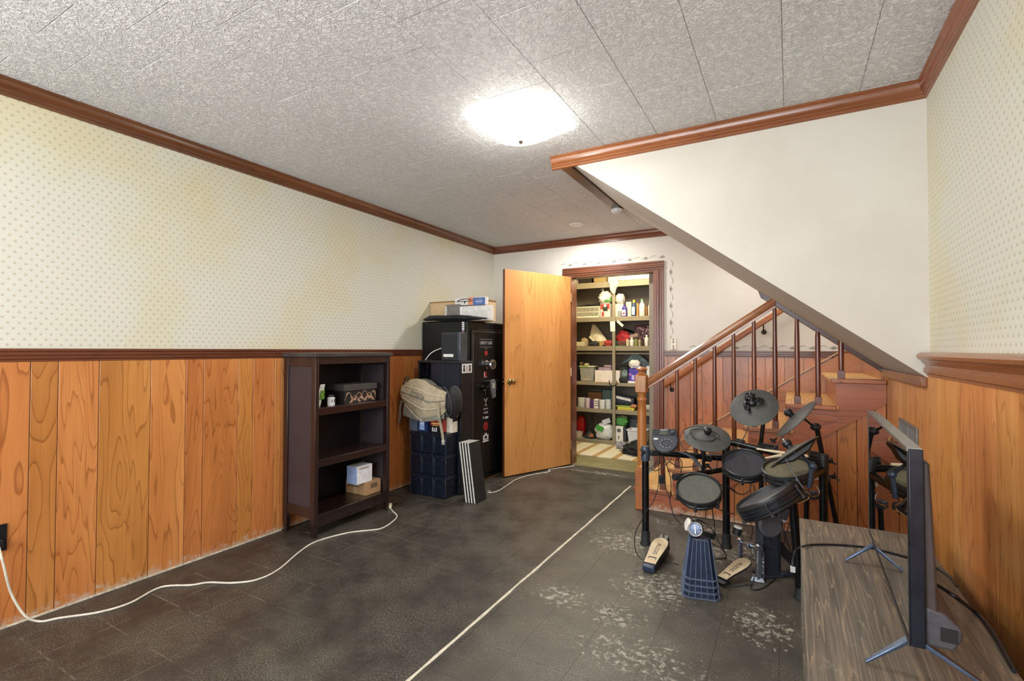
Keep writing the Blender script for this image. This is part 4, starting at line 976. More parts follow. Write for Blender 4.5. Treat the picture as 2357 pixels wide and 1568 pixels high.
pts = [(-2.30, 3.66, .006), (-2.262, 3.63, .006)] + [tuple(oz(*p, .005)) for p in ((1122, 1135), (1145, 1131), (1165, 1119), (1190, 1103), (1225, 1093), (1265, 1086))] + [(-2.16, 4.62, .0045), (-2.0, 4.90, .0045)]
t = tag(MB().tube(pts, .004, 8, 6).build('white_cable', M('#d9d6cd', .5)), 'white cable on the floor running under the open wooden door', 'cable')
# ---------------------------------------------------------------- low media stand and the television on it
MS = thing('media_stand', 'low grey-brown wood-look stand along the right wall under the television', 'stand', (.235, 1.6, 0))
X0, X1, Y0, Y1, H = .030, .434, .72, 2.428, .525
MB().box(X0, X1, Y0, Y1, H - .03, H).build('top', M_STAND, MS, bev=.002)
MB().box(X0, X0 + .0015, Y0, Y1, H - .03, H).build('edge_band', M('#323a4d', .3), MS) if False else None
for y in (Y0 + .002, (Y0 + Y1) / 2, Y1 - .026): MB().box(X0 + .004, X1 - .01, y, y + .024, .05, H - .031).build('upright_panel', M_STAND, MS)
MB().box(X1 - .010, X1 - .003, Y0 + .002, Y1 - .002, .05, H - .031).build('back_panel', M('#2b2725', .6), MS)
MB().box(X0 + .006, X1 - .011, Y0 + .027, Y1 - .027, .05, .074).build('bottom_shelf', M_STAND, MS)
MB().box(X0 + .02, X1 - .011, Y0 + .027, Y1 - .027, .27, .29).build('middle_shelf', M_STAND, MS)
MB().box(X0 + .01, X1 - .02, Y0 + .01, Y1 - .01, .002, .049).build('plinth', M('#2a2c33', .5), MS)
TV = thing('television', 'flat black television on two splayed metal feet seen almost edge-on', 'television', (.25, 1.74, H))
a0, a1 = Vector((.2215, 1.352, 0)), Vector((.2375, 2.112, 0)); dv = (a1 - a0); Lt = dv.length; dv.normalize(); nv_ = Vector((dv.y, -dv.x, 0))
TM = Matrix(((dv.x, nv_.x, 0, a0.x), (dv.y, nv_.y, 0, a0.y), (0, 0, 1, 0), (0, 0, 0, 1)))   # local x along screen, y towards the back
zb0, zt0 = .600, 1.023
gs = G('dark_glass_screen'); dn = gs.noise(gs.tc.outputs['Object'], 40, 4, .7)
SCR = gs.P(Base_Color=c('#0b0a0b'), Roughness=gs.math('ADD', .015, gs.math('MULTIPLY', gs.sm(dn, .55, .8), .02)), Specular_IOR_Level=1.0, IOR=1.75, Coat_Weight=1.0, Coat_Roughness=.01)
MB().at(TM).box(.006, Lt - .006, -.0008, .0, zb0 + .014, zt0 - .005).build('screen', SCR, TV, smooth=False)
MB().at(TM).box(0, Lt, .0002, .026, zb0, zt0).build('panel', M('#151a26', .3, .2, .1), TV, bev=.002)
MB().at(TM).box(.0, Lt, -.002, -.0001, zt0 - .005, zt0 + .001).box(0, Lt, -.0015, .024, zt0 + .0002, zt0 + .0018).build('silver_top_edge', M('#8e8c88', .3, .7), TV)
MB().at(TM).box(0, Lt, -.002, .0, zb0, zb0 + .013).build('bottom_bezel', M('#1a1c22', .3, .3), TV)
MB().at(TM).box(.0005, .006, -.002, 0, zb0 + .013, zt0 - .005).box(Lt - .006, Lt - .0005, -.002, 0, zb0 + .013, zt0 - .005).build('side_bezel', M('#17181d', .3), TV)
MB().at(TM).frust((.012, Lt - .012, .0265, .052), (.02, Lt - .02, .0265, .040), zb0 + .04, zt0 - .03).build('back_shell', M('#3b3230', .5, 0, .1, .05, 40), TV, bev=.006, seg=3)
MB().at(TM).frust((.12, Lt - .12, .053, .068), (.13, Lt - .13, .046, .060), zb0 + .06, zt0 - .16).build('back_module', M('#2f2827', .5, 0, .15), TV, bev=.005)
MB().at(TM).extr([(.012, .027, zb0 + .004), (.012, .075, zb0 + .004), (.012, .088, zb0 + .03), (.012, .088, zb0 + .052), (.012, .06, zb0 + .078), (.012, .027, zb0 + .088)], (Lt - .024, 0, 0)).build('speaker_housing', M('#45454b', .45, 0, .12, .05, 60), TV, bev=.006, seg=3)
MB().at(TM).box(.0095, .0125, .052, .080, zb0 + .022, zb0 + .050).build('port_recess', M('#0f0f11', .6), TV)
FM = M('#5e6f8c', .28, .75, .1)
for xo, nm in ((.055, 'near'), (Lt - .08, 'far')):
    f = MB().at(TM)
    top = Vector((xo, .014, zb0 + .002))
    for tip in (Vector((xo - .03, -.078, H + .002)), Vector((xo - .02, .145, H + .002))):
        d = tip - top; w1, w2 = .013, .006
        f.add([top + Vector((-w1, 0, -.010)), top + Vector((w1, 0, -.010)), top + Vector((w1, 0, .002)), top + Vector((-w1, 0, .002)),
               tip + Vector((-w2, 0, 0)), tip + Vector((w2, 0, 0)), tip + Vector((w2, 0, .006)), tip + Vector((-w2, 0, .006))],
              [(0, 1, 2, 3), (7, 6, 5, 4), (0, 4, 5, 1), (1, 5, 6, 2), (2, 6, 7, 3), (3, 7, 4, 0)])
    f.box(xo - .014, xo + .014, .002, .026, zb0 - .012, zb0 + .002)
    f.build('foot', FM, TV, bev=.0015)
hz_ = H + .004
t = thing('power_lead', 'black lead with pale plug lying over the far part of the grey stand', 'cable', (.1, 2.2, H))
pl = [tuple(oz(*p, hz_)) for p in ((1848, 1258), (1870, 1254), (1920, 1254), (1975, 1258), (2030, 1265), (2085, 1272), (2140, 1300))]
pl = [od(1825, 1290, 1.93), od(1829, 1272, 1.93), od(1837, 1262, 1.92)] + pl + [tuple(oz(*p, hz_)) for p in ((2165, 1312), (2188, 1328), (2203, 1350))]
MB().tube(pl, .0035, 8, 6).build('lead', BLACK, t)
q = od(1825, 1290, 1.93); MB().cyl(q, q - Vector((0, 0, .022)), .005, .007, 10).build('plug', M('#26262a', .5), t)
MB().at(Matrix.Translation(q)).box(-.009, .009, -.007, .007, -.046, -.0225).build('plug_head', M('#c9c6c2', .4), t, bev=.002)
t = tag(MB().tube([ox(2134, 1334, .335), ox(2165, 1352, .352), ox(2200, 1375, .375)] + [oz(*p, H + .0055) for p in ((2245, 1410), (2275, 1440), (2300, 1480), (2335, 1545))], .0055, 10, 6).build('power_cable', BLACK), 'thick black cable from the television back trailing along the stand to the wall side', 'cable')

# ---------------------------------------------------------------- electronic drum kit
DK = thing('drum_kit', 'black electronic drum kit on a tubular rack in front of the staircase', 'drum kit', (-.3, 3.1, 0))
TUBE = M('#101114', .28, .2, .15); CLM = M('#1b1c20', .5, 0, .2); CLB = M('#3d4756', .4, .2, .1)
def disc(px, py, dep, maj, ratio, ang):
    C_ = od(px, py, dep); v = (C_ - EYE).normalized(); a = RGT * cos(radians(ang)) + UPV * sin(radians(ang)); a = (a - v * a.dot(v)).normalized()
    m = v.cross(a); m = m if m.dot(UPV) > 0 else -m
    n = (-v) * ratio + m * sqrt(1 - ratio * ratio); return C_, a, n.normalized(), maj * dep / FPX / 2
A = Vector((-.807, 3.166, 0)); B = Vector((-.354, 3.369, 0)); D = Vector((.155, 3.2, 0)); Cc = Vector((.004, 2.80, 0))
def leg(p, ztop, foot=True, tip=None):
    q = Vector((p.x, p.y, .02)) if tip is None else Vector(tip)
    o = MB().cyl(q, (p.x, p.y, ztop), .0215, n=20).build('rack_leg', TUBE, DK)
    MB().lathe([(.034, 0.001), (.033, .012), (.027, .022), (.026, .085), (.0225, .088)], (q.x, q.y, 0), 20).build('rubber_foot', RUBBER, o)
    MB().lathe([(.027, 0), (.027, .085), (.024, .092)], (p.x, p.y, ztop - .055), 20).build('end_clamp', CLB if p is A or p is Cc else CLM, o)
leg(A, .585); leg(B, .66); leg(D, .63); leg(Cc, .545, tip=(.040, 2.86, .02))
def bar(p0, p1, r=.019, nm='rack_bar'): return MB().cyl(p0, p1, r, n=18).build(nm, TUBE, DK)
bar(A + Vector((0, 0, .585)), B + Vector((-.01, 0, .555))); bar(B + Vector((0, 0, .662)), D + Vector((0, 0, .612)))
bar(D + Vector((0, 0, .585)), Cc + Vector((0, 0, .555)))
bar(od(1662, 1082, 3.02), od(1553, 1099, 2.86), .0155)
MB().cyl(od(1562, 1097.5, 2.87), od(1551, 1099, 2.855), .019, n=16).build('bar_cap', RUBBER, DK)
MB().cyl(od(1694, 1018, 3.08), od(1712, 1022, 3.05), .025, n=18).build('bar_joint', CLM, DK)
MB().cyl(od(1744, 1027, 3.02), od(1790, 1034, 2.98), .0235, n=18).build('bar_joint', CLM, DK)
MB().cyl(od(1862, 1046, 2.88), od(1888, 1052, 2.86), .0245, n=18).build('bar_joint', CLM, DK)
def pole(p0, p1, r, nm='stand_pole'): return MB().cyl(p0, p1, r, n=14).build(nm, TUBE, DK)
pc = od(1750, 1032, 3.04); pole(od(1760, 945, 3.02), pc, .012); pole(pc, (pc.x + .006, pc.y - .01, .29), .0135)
p1_ = od(1857, 1128, 3.02); pole(p1_, (p1_.x - .01, p1_.y, .02), .014, 'rear_leg')
bt_ = od(1880, 985, 2.86); bb = od(1925, 1205, 2.86); pole(bt_, bt_ + (bb - bt_) * 1.35, .0135, 'boom_pole')
pole(od(1843, 958, 2.80), od(1876, 984, 2.86), .006, 'boom_arm')
MB().blob(od(1877, 983, 2.85), (.028, .022, .022), .25, 3, 4).build('boom_clamp', CLM, DK)
def wingnut(C_, ax, sc=1.0, mat=None):
    ax = Vector(ax).normalized(); b = MB(); b.lathe([(.010 * sc, 0), (.010 * sc, .016 * sc), (.005 * sc, .020 * sc)], C_, 12, ax)
    s_ = ax.orthogonal().normalized()
    for k in (-1, 1): b.cyl(C_ + ax * .010 * sc, C_ + ax * .026 * sc + s_ * k * .022 * sc, .006 * sc, .004 * sc, 8)
    return b.build('wing_nut', mat or CLM, DK)
for p, a in (((1780, 1020, 2.97), UPV), ((1618, 1046, 3.03), UPV), ((1908, 1062, 2.84), RGT), ((1915, 1098, 2.78), RGT), ((1628, 1068, 3.0), -UPV), ((1846, 1140, 2.5), -UPV), ((1485, 1041, 3.12), -RGT)):
    wingnut(od(*p), a, 1.15)
for p, s_ in (((1627, 1055, 3.03), .026), ((1680, 1083, 3.0), .024), ((1895, 1099, 2.84), .03), ((1853, 1138, 2.52), .024), ((1836, 1144, 2.5), .024), ((1505, 1042, 3.08), .026), ((1870, 1140, 2.8), .03)):
    q = od(*p); MB().at(frame(q, RGT, UPV)).box(-s_, s_, -s_ * .8, s_ * .8, -s_ * .7, s_ * .7).build('clamp', CLB if p[0] > 1830 else CLM, DK, bev=.006, seg=2)

def pad(px, py, dep, maj, ratio, ang, headc, nl=6, th=.052, rot=0.3, head_r=.35):
    C_, a, n, Rr = disc(px, py, dep, maj, ratio, ang); m = frame(C_, a, n)
    sh = MB().at(m).lathe([(Rr * .80, -th - .004), (Rr * .955, -th), (Rr * .985, -th + .006), (Rr * .985, -th + .016), (Rr * .95, -th + .020), (Rr * .95, -.016)], n=48).build('drum_pad', M('#1a1b1e', .35, 0, .15), DK, ang=30)
    MB().at(m).lathe([(Rr * .94, -.018), (Rr * .995, -.016), (Rr, -.004), (Rr * .985, .004), (Rr * .945, .006), (Rr * .915, .002), (Rr * .905, -.008), (Rr * .895, -.010)], n=48, caps=False).build('rim', M('#26282a', .38, 0, .12), sh, ang=50)
    MB().at(m).lathe([(Rr * .90, -.012), (Rr * .90, -.0085), (0, -.0075)], n=48, caps=False).build('head', M(headc, .6 if head_r is None else head_r, 0, .12, .25, 60), sh, ang=60)
    for k in range(nl):
        t_ = 2 * pi * (k + rot) / nl; d = Vector((cos(t_), sin(t_), 0)) * Rr
        MB().at(m).cyl(d * 1.0 + Vector((0, 0, -.018)), d * 1.0 + Vector((0, 0, -th + .004)), .0045, n=8).cyl(d + Vector((0, 0, -.010)), d + Vector((0, 0, -.020)), .008, n=10).cyl(d + Vector((0, 0, -th - .004)), d + Vector((0, 0, -th + .012)), .009, n=10).build('tension_lug', M('#55575c', .3, .7), sh)
    return sh, m, Rr
pad(1608, 1124, 2.76, 101, .70, -4, '#5c5d55', 6, .05, .35, .7)
pad(1713, 1065, 2.80, 97, .66, -4, '#35353a', 6, .05, .4, .75)
pad(1812, 1076, 2.58, 108, .47, 3, '#6c6751', 6, .05, .35, .45)
sn = pad(1760, 1137, 2.50, 146, .17, 26, '#54565b', 5, .075, .62, .4)
# rounder moulded bands of the big tilted pad
for z in (-.03, -.05):
    MB().at(sn[1]).lathe([(sn[2] * .955, z - .006), (sn[2] * .985, z - .003), (sn[2] * .985, z + .003), (sn[2] * .955, z + .006)], n=48, caps=False).build('shell_band', M('#2b2f35', .22, .3), sn[0], ang=50)
q = od(1801, 1182, 2.36); MB().at(frame(q, RGT + UPV * -.3, UPV + RGT * .3)).box(-.024, .024, -.014, .014, -.026, .030).build('jack_box', M('#2f3136', .4), DK, bev=.004)
q2 = od(1806, 1197, 2.36); MB().at(frame(q2, RGT, UPV + RGT * -.4)).box(-.010, .010, -.007, .007, -.010, .010).build('jack_plug', M('#b8b6b4', .3, .5), DK, bev=.002)

def cymbal(px, py, dep, maj, ratio, ang, sector, bell=1, lower=False):
    C_, a, n, Rr = disc(px, py, dep, maj, ratio, ang); m = frame(C_, a, n)
    g_ = '#4a4b47'
    cy = MB().at(m).lathe([(.010, .013), (.03, .012), (.042, .004), (Rr * .6, -.002), (Rr * .97, -.010), (Rr, -.013), (Rr * .99, -.0165), (Rr * .6, -.009), (.03, -.004), (.010, -.004)], n=56, caps=False).build('cymbal', M(g_, .55, 0, .12, .2, 30), DK, ang=45)
    # ribbed playing zone, a raised wedge of fine rings
    b = MB(); s0, s1 = sector; N_ = 20
    for rr in [Rr * (.40 + .034 * k) for k in range(17)]:
        zz = .004 - (rr - .042) / (Rr * .97 - .042) * .014 + .0018
        vs = []; fs = []
        for i in range(N_ + 1):
            t_ = radians(s0 + (s1 - s0) * i / N_)
            for r2, z2 in ((rr - .0018, zz - .0012), (rr, zz + .0006), (rr + .0018, zz - .0014)): vs.append((r2 * cos(t_), r2 * sin(t_), z2))
        for i in range(N_):
            for k in range(2): fs.append((i * 3 + k, i * 3 + k + 1, i * 3 + k + 4, i * 3 + k + 3))
            fs.append((i * 3 + 2, i * 3, i * 3 + 3, i * 3 + 5))
        b.add(vs, fs)
    stuff(b.build('playing_zone_rings', M('#6d6a4e', .5, 0, .1), cy, smooth=False))
    MB().at(m).lathe([(.014, .004), (.016, .024), (.022, .030), (.022, .048), (.014, .054), (.006, .058), (.001, .058)], n=20).build('bell_nut', M('#18191d', .4), cy)
    MB().at(m).lathe([(.004, -.035), (.004, .066)], n=10).build('threaded_rod', CHROME, cy)
    return cy, m, Rr
hh = cymbal(1628, 1003, 2.95, 102, .60, -8, (25, 155))
cr_ = cymbal(1734, 935, 2.98, 104, .79, 14, (-32, 62))
MB().at(cr_[1]).blob((-.0, .03, .050), (.030, .034, .024), .3, 3, 8).blob((.03, .006, .026), (.036, .022, .018), .3, 3, 2).blob((-.036, -.01, .022), (.016, .042, .014), .3, 3, 6).build('cymbal_trigger', M('#101116', .35), cr_[0])
rd = cymbal(1828, 961, 2.72, 114, .17, 43, (-40, 60))
fo = cymbal(1824, 1036, 2.42, 126, -.07, 33, (-40, 60))
MB().at(fo[1]).extr([(-.10, -.05, -.018), (.11, -.05, -.018), (.06, -.05, -.042), (-.03, -.05, -.045)], (0, .10, 0)).build('cymbal_underside', M('#1a1b1d', .5), fo[0], bev=.004)
pole(od(1622, 1012, 2.96), od(1618, 1092, 2.98), .010)
for q in (((1845, 1046, 2.45), (1858, 1062, 2.46), (1868, 1074, 2.47)),): MB().tube([od(*k) for k in q], .008, 10).build('cymbal_arm', CLB, DK)
MB().cyl(od(1869, 1074, 2.46), od(1862, 1122, 2.48), .0115, .013, 14).build('cymbal_arm', CLB, DK)
MB().blob(od(1870, 1073, 2.46), (.02, .02, .02), .2, 3, 3).build('arm_joint', CLB, DK)
MB().tube([od(*k) for k in ((1828, 1106, 2.46), (1838, 1118, 2.46), (1850, 1130, 2.46), (1861, 1136, 2.46), (1861, 1146, 2.46), (1853, 1152, 2.45), (1836, 1160, 2.44))], .0045, 8, 4).build('chrome_rod', CHROME, DK)
MB().tube([od(*k) for k in ((1868, 1143, 2.60), (1884, 1140, 2.65), (1886, 1130, 2.7), (1878, 1118, 2.75))], .0045, 8, 4).build('chrome_rod', CHROME, DK)
MB().cyl(od(1833, 1106, 2.44), od(1852, 1131, 2.46), .009, n=10).build('steel_sleeve', M_STEEL, DK)
q = od(1879, 1096, 2.83); MB().at(frame(q, RGT, UPV)).box(-.016, .016, -.01, .01, -.022, .026).build('white_tape', M('#d8d5ce', .6), DK, bev=.004)
# sound module
mc = od(1531, 1014, 3.0); vz = (EYE - mc).normalized(); nn_ = (vz * .82 + Vector((0, 0, 1)) * .45).normalized(); mm = frame(mc, RGT - UPV * .16, nn_)
out = [(-.073, .078), (.073, .078), (.077, .0), (.068, -.035), (.045, -.062), (.012, -.076), (-.020, -.076), (-.050, -.060), (-.070, -.034), (-.078, .0)]
md = MB().at(mm).extr([(x, y, -.032) for x, y in out], (0, 0, .032)).build('sound_module', M('#3d4048', .4, .1, .08), DK, bev=.008, seg=3)
MB().at(mm).box(-.071, .071, .030, .076, .0004, .0016).build('upper_panel', M('#202228', .4), md)
MB().at(mm).box(-.030, .024, .036, .062, .0017, .0026).build('display', M('#4d5148', .3), md)
text('ALESIS', .012, mm @ Matrix.Translation((-.003, .070, .002)), STK, md, width=.045)
b = MB().at(mm); random.seed(11)
for k in range(9): b.cyl((-.062 + (k % 3) * .011, .066 - (k // 3) * .012, .0015), (-.062 + (k % 3) * .011, .066 - (k // 3) * .012, .004), .003, n=8)
for k in range(12):
    a_ = radians(20 + k * 26); b.cyl((.005 + .028 * cos(a_), -.018 + .02 * sin(a_), 0), (.005 + .028 * cos(a_), -.018 + .02 * sin(a_), .003), .0034, n=8)
stuff(b.build('buttons', M('#1c1d20', .4), md))
b = MB().at(mm)
for k in range(9):
    a_ = radians(30 + k * 34); b.box(.006 + .034 * cos(a_) - .004, .006 + .034 * cos(a_) + .004, -.02 + .027 * sin(a_) - .001, -.02 + .027 * sin(a_) + .001, .0002, .0008)
b.box(-.066, -.042, .005, .015, .0002, .001); stuff(b.build('panel_legends', STK, md, smooth=False))
MB().at(mm).lathe([(.012, .0005), (.012, .009), (.010, .011), (.0, .011)], (.045, .055, 0), 18).build('value_knob', M('#55585f', .3, .4), md)
MB().at(mm).box(-.02, .02, -.03, .01, -.07, -.033).build('module_mount', CLM, DK, bev=.004)
# leads
LD = M('#1d1e21', .45); LG = M('#6d7380', .4)
def lead(pts, dep, r=.0028, mat=LD):
    if not isinstance(dep, (list, tuple)): dep = [dep] * len(pts)
    MB().tube([od(p[0], p[1], d) for p, d in zip(pts, dep)], r, 6, 5).build('lead', mat, DK)
lead([(1517.7, 1047), (1516.6, 1068), (1516.6, 1101), (1514, 1125), (1504, 1153), (1489, 1175), (1478, 1196), (1463, 1225), (1461, 1256), (1469, 1280), (1489, 1294)], [3.0, 3, 3, 2.98, 2.95, 2.93, 2.92, 2.9, 2.9, 2.89, 2.845])
lead([(1528.6, 1053), (1531, 1103), (1533, 1126), (1540, 1142), (1543, 1160), (1550, 1183), (1560, 1200)], [3, 3, 2.95, 2.9, 2.85, 2.8, 2.75])
lead([(1524, 1047), (1535, 1072), (1544, 1104), (1544, 1135), (1542, 1153), (1548, 1178), (1555, 1193), (1568, 1208)], [3, 3, 2.98, 2.95, 2.9, 2.85, 2.8, 2.72])
lead([(1499, 1079), (1508, 1084), (1519, 1080), (1535, 1068), (1546, 1055)], 3.0); lead([(1485, 1079), (1496, 1078), (1508, 1068), (1511, 1061)], 3.12)
lead([(1541.6, 1063), (1554.6, 1072), (1573, 1076), (1595, 1074), (1604.5, 1071), (1614, 1062)], 3.0)
lead([(1561, 1053), (1570, 1065), (1566.5, 1090)], 3.0)
for k in range(3): lead([(1560 + k * 4, 1040 + k), (1578 + k * 3, 1046), (1589 + k * 3, 1053 - k), (1605.6 + k * 3, 1069.5), (1618 + k * 3, 1088)], 2.98 + k * .012, .003, LG)
lead([(1573, 1042), (1580, 1040), (1586, 1047), (1600, 1050)], 3.0)
lead([(1648, 1052), (1651, 1061), (1649, 1076), (1638, 1085), (1622, 1079)], 2.97)
lead([(1725, 977), (1713, 1006), (1694, 1032)], 3.02); lead([(1804.6, 999.5), (1794, 1018), (1777, 1037)], 2.85)
lead([(1808, 1054.6), (1820, 1079), (1837, 1106), (1849, 1123)], 2.36, .003, LG)
lead([(1671.5, 1117), (1689, 1131), (1708, 1138.5), (1723, 1131), (1731, 1112)], 2.9); lead([(1645, 1168), (1660, 1175), (1671, 1181.5), (1690.6, 1182.5)], 2.75)
lead([(1656, 1116), (1670, 1117), (1684, 1125), (1700, 1138)], 2.78); lead([(1735, 1115), (1737, 1135), (1733, 1160)], 2.85)
lead([(1767, 1125), (1760, 1110), (1752, 1100)], 2.75)
lead([(1798, 1200), (1805, 1228), (1817, 1263), (1825, 1280), (1832, 1300)], [2.45, 2.5, 2.6, 2.65, 2.75])
lead([(1819, 1200), (1808, 1235), (1801, 1268)], 2.75, .0028)
lead([(1626, 1168), (1624, 1195)], 2.8); lead([(1638, 1168), (1644, 1200), (1648, 1235), (1664, 1262), (1672, 1283)], [2.8, 2.85, 2.95, 3.0, 3.02])
lead([(1731, 1210), (1732, 1225), (1727, 1243)], 2.8)
# looped lead draped on the left-hand cymbal
hm, hr = hh[1], hh[2]
pts = [hm @ Vector((-.02 + (.075 + .008 * sin(3 * t_)) * cos(t_), -.01 + (.06 + .006 * cos(2 * t_)) * sin(t_), .008)) for t_ in [2 * pi * k / 24 * 1.6 for k in range(25)]]
MB().tube(pts, .0026, 6, 3).build('coiled_lead', LD, DK)
pts = [hm @ Vector(p) for p in ((.0, .01, .03), (-.05, .055, .02), (-.10, .05, .008), (-.142, .0, .004), (-.15, -.05, -.03), (-.12, -.11, -.04), (-.06, -.12, -.02))]
MB().tube(pts, .0022, 6, 5).build('coiled_lead', LD, DK)
for q in ((-.135, .012, .006), (.055, -.002, .012)):
    q = Vector(q); MB().at(hm).cyl(q, q + Vector((.004, -.035, .0)), .005, .003, 8).build('jack_plug', CHROME, DK)
q = od(1523, 1103, 2.98); MB().at(frame(q, RGT, UPV)).box(-.015, .015, -.012, .012, -.026, .022).build('adapter', M('#1d1f25', .5), DK, bev=.003)

# two drumsticks
SK = M('#d9c9a8', .5, 0, .06)
def stick(p0, p1, lab):
    t = thing('drumstick', lab, 'drumstick', p0, 'pair of drumsticks resting on the right-hand pad')
    d = (p1 - p0); Ls = d.length
    MB().lathe([(.003, 0), (.0062, .008), (.0045, .018), (.0075, .10), (.0085, .18), (.0085, Ls - .01), (.006, Ls)], p0, 14, d).build('shaft', SK, t)
stick(od(1741, 1033.5, 2.92), od(1860, 1051, 2.62), 'pale wooden drumstick reaching past the rim of the middle pad')
stick(od(1762, 1054.5, 2.76), od(1800, 1048, 2.6), 'second pale drumstick, its shorter visible tip just above the right-hand pad')

# kick tower
KT = thing('kick_drum_tower', 'dark grey kick-drum pad tower with slanted brace behind the bass pedal', 'kick drum tower', (-.11, 3.0, 0))
KG = M('#2f3540', .38, .1, .1)
km = frame((oy(1766, 1260, 3.07).x, 3.07, 0), RGT * 1 + FWD * .15, (0, 0, 1))
MB().at(km).extr([(-.052, -.03, .004), (.052, -.03, .004), (.052, .03, .004), (-.052, .03, .004)], (0, 0, .32)).build('column', KG, KT, bev=.006)
MB().at(km).box(.0525, .060, -.032, .045, .004, .33).build('side_plate', M('#1c2029', .4), KT, bev=.002)
b = MB().at(km)
for x in (-.036, -.004):
    for z in (.155, .205, .255): b.cyl((x, -.0305, z), (x, -.0295, z), .0055, n=12)
stuff(b.build('holes', M('#060607', .9), KT, smooth=False))
MB().at(km).lathe([(.066, -.012), (.072, 0), (.072, .03), (.064, .036), (.05, .034), (.0, .036)], (-.02, -.034, .300), 36, (0, -1, 0), caps=False).build('strike_pad', M('#54565c', .6, 0, .1), KT)
MB().at(km).lathe([(.073, -.004), (.073, .02)], (-.02, -.034, .300), 36, (0, -1, 0)).build('pad_hoop', M('#191b20', .4), KT)
MB().at(km).extr([(.06, .0, .21), (.06, .0, .13), (.20, .05, .008), (.26, .07, .008)], (0, .035, 0)).build('brace', KG, KT, bev=.003)
MB().at(km).extr([(.05, -.05, .003), (.27, -.03, .003), (.27, .0, .003), (.05, -.02, .003)], (0, 0, .022)).build('floor_bar', KG, KT, bev=.003)
MB().at(km).box(-.06, .06, -.05, .05, .002, .014).build('base', KG, KT, bev=.002)

WOODP = M('#d3bf9c', .5, 0, .05); CHB = M('#aeb9c9', .22, .9, .1)
def footboard(t, heel, toe, w0, w1, w2, side, txt=True):
    d = toe - heel; Lf = d.length; up = Vector((0, 0, 1)); x = d.normalized(); y = up.cross(x).normalized(); z = x.cross(y)
    m = Matrix(((x.x, y.x, z.x, heel.x), (x.y, y.y, z.y, heel.y), (x.z, y.z, z.z, heel.z), (0, 0, 0, 1)))
    def outl(s_): return [(0, -w0 * s_), (.25 * Lf, -w0 * 1.08 * s_), (.5 * Lf, -w1 * .9 * s_), (.72 * Lf, -w1 * s_), (.88 * Lf, -w1 * .85 * s_), (.97 * Lf, -w2 * s_), (Lf * (.97 + .03 * s_), 0)]
    def full(s_, e): o_ = outl(s_); o_ = [(max(e, px_ if px_ < Lf * .9 else px_ - e), py_) for px_, py_ in o_]; return o_ + [(a, -b_) for a, b_ in o_[-2::-1]]
    MB().at(m).extr([(a, b_, -.006) for a, b_ in full(1, 0)], (0, 0, .006)).build('footboard', M('#191a1e', .4), t, bev=.002)
    MB().at(m).extr([(a, b_, .0002) for a, b_ in full(.90, .004)], (0, 0, .0012)).build('wood_inlay', WOODP, t)
    b = MB().at(m); b.box(.20 * Lf, .23 * Lf, -w0 * .6, w0 * .6, .0016, .0024).box(.14 * Lf, .23 * Lf, -w0 * .62, -w0 * .54, .0016, .0024).box(.14 * Lf, .23 * Lf, w0 * .54, w0 * .62, .0016, .0024); b.build('heel_mark', M('#17181b', .5), t)
    # letters run from toe to heel, their tops towards the right-hand edge
    tm_ = m @ Matrix(((-1, 0, 0, .54 * Lf), (0, -1, 0, 0), (0, 0, 1, .0016), (0, 0, 0, 1)))
    text('ALESIS', .034, tm_, M('#1c1c1e', .5), t, width=.42 * Lf)
    return m, Lf
HP = thing('hi_hat_pedal', 'foot pedal with beige wooden footboard left of the ribbed plastic pedestal', 'pedal', (-.69, 3.0, 0))
he, to = oz(1495, 1297, .045), oz(1526, 1238, .10)
m_, L_ = footboard(HP, he, to, .036, .052, .024, 1)
MB().at(m_).extr([(-.012, -.034, -.006), (L_ * .9, -.034, -.007), (L_ * .98, -.034, -.095), (-.0, -.034, -.038)], (0, .068, 0)).build('base_wedge', M('#14161b', .4), HP, bev=.004)
MB().at(m_).box(-.03, 0, -.034, .034, -.036, -.002).build('heel_block', M('#2c3a52', .4), HP, bev=.006)
MB().at(m_).box(L_ * .95, L_ * 1.14, -.026, .026, -.012, -.002).build('toe_bracket', M('#77796f', .5), HP, bev=.004)
MB().at(m_).box(L_ * 1.02, L_ * 1.10, -.03, .03, -.085, -.010).cyl((L_ * 1.05, 0, -.002), (L_ * 1.05, 0, .010), .005, n=10).build('stop', M('#1d1f24', .4), HP, bev=.003)
KP = thing('bass_pedal', 'chrome bass drum pedal with beige footboard and upright beater beside the tower', 'pedal', (-.25, 3.0, 0))
he, to = oz(1661, 1331, .03), oz(1722, 1286, .085)
m_, L_ = footboard(KP, he, to, .030, .046, .022, 1)
MB().at(m_).box(-.03, .02, -.034, .034, -.024, -.007).build('heel_plate', M('#22242a', .4), KP, bev=.003)
MB().cyl(oz(1664, 1350, .004), oz(1733, 1345, .004) * 1, .003, n=8).build('base_rod', M_STEEL, KP)
MB().tube([oz(1690, 1349, .005), oz(1727, 1343, .005), oz(1737, 1328, .02), oz(1750, 1300, .06)], .003, 8, 4).build('tension_rod', M_STEEL, KP)
pr_, pl_ = oz(1747, 1340, .0), oz(1704, 1306, .0)
pr_ = Vector((pr_.x, pr_.y + .01, 0)); pl_ = Vector((pl_.x, pl_.y, 0))
hR = .165; hL = .150
zR = oy(1752, 1264, pr_.y).z; zL = oy(1706, 1248, pl_.y).z
MB().frust((pr_.x - .045, pr_.x + .03, pr_.y - .02, pr_.y + .05), (pr_.x - .03, pr_.x + .02, pr_.y - .005, pr_.y + .03), .002, .022).build('base_plate', CHB, KP, bev=.003)
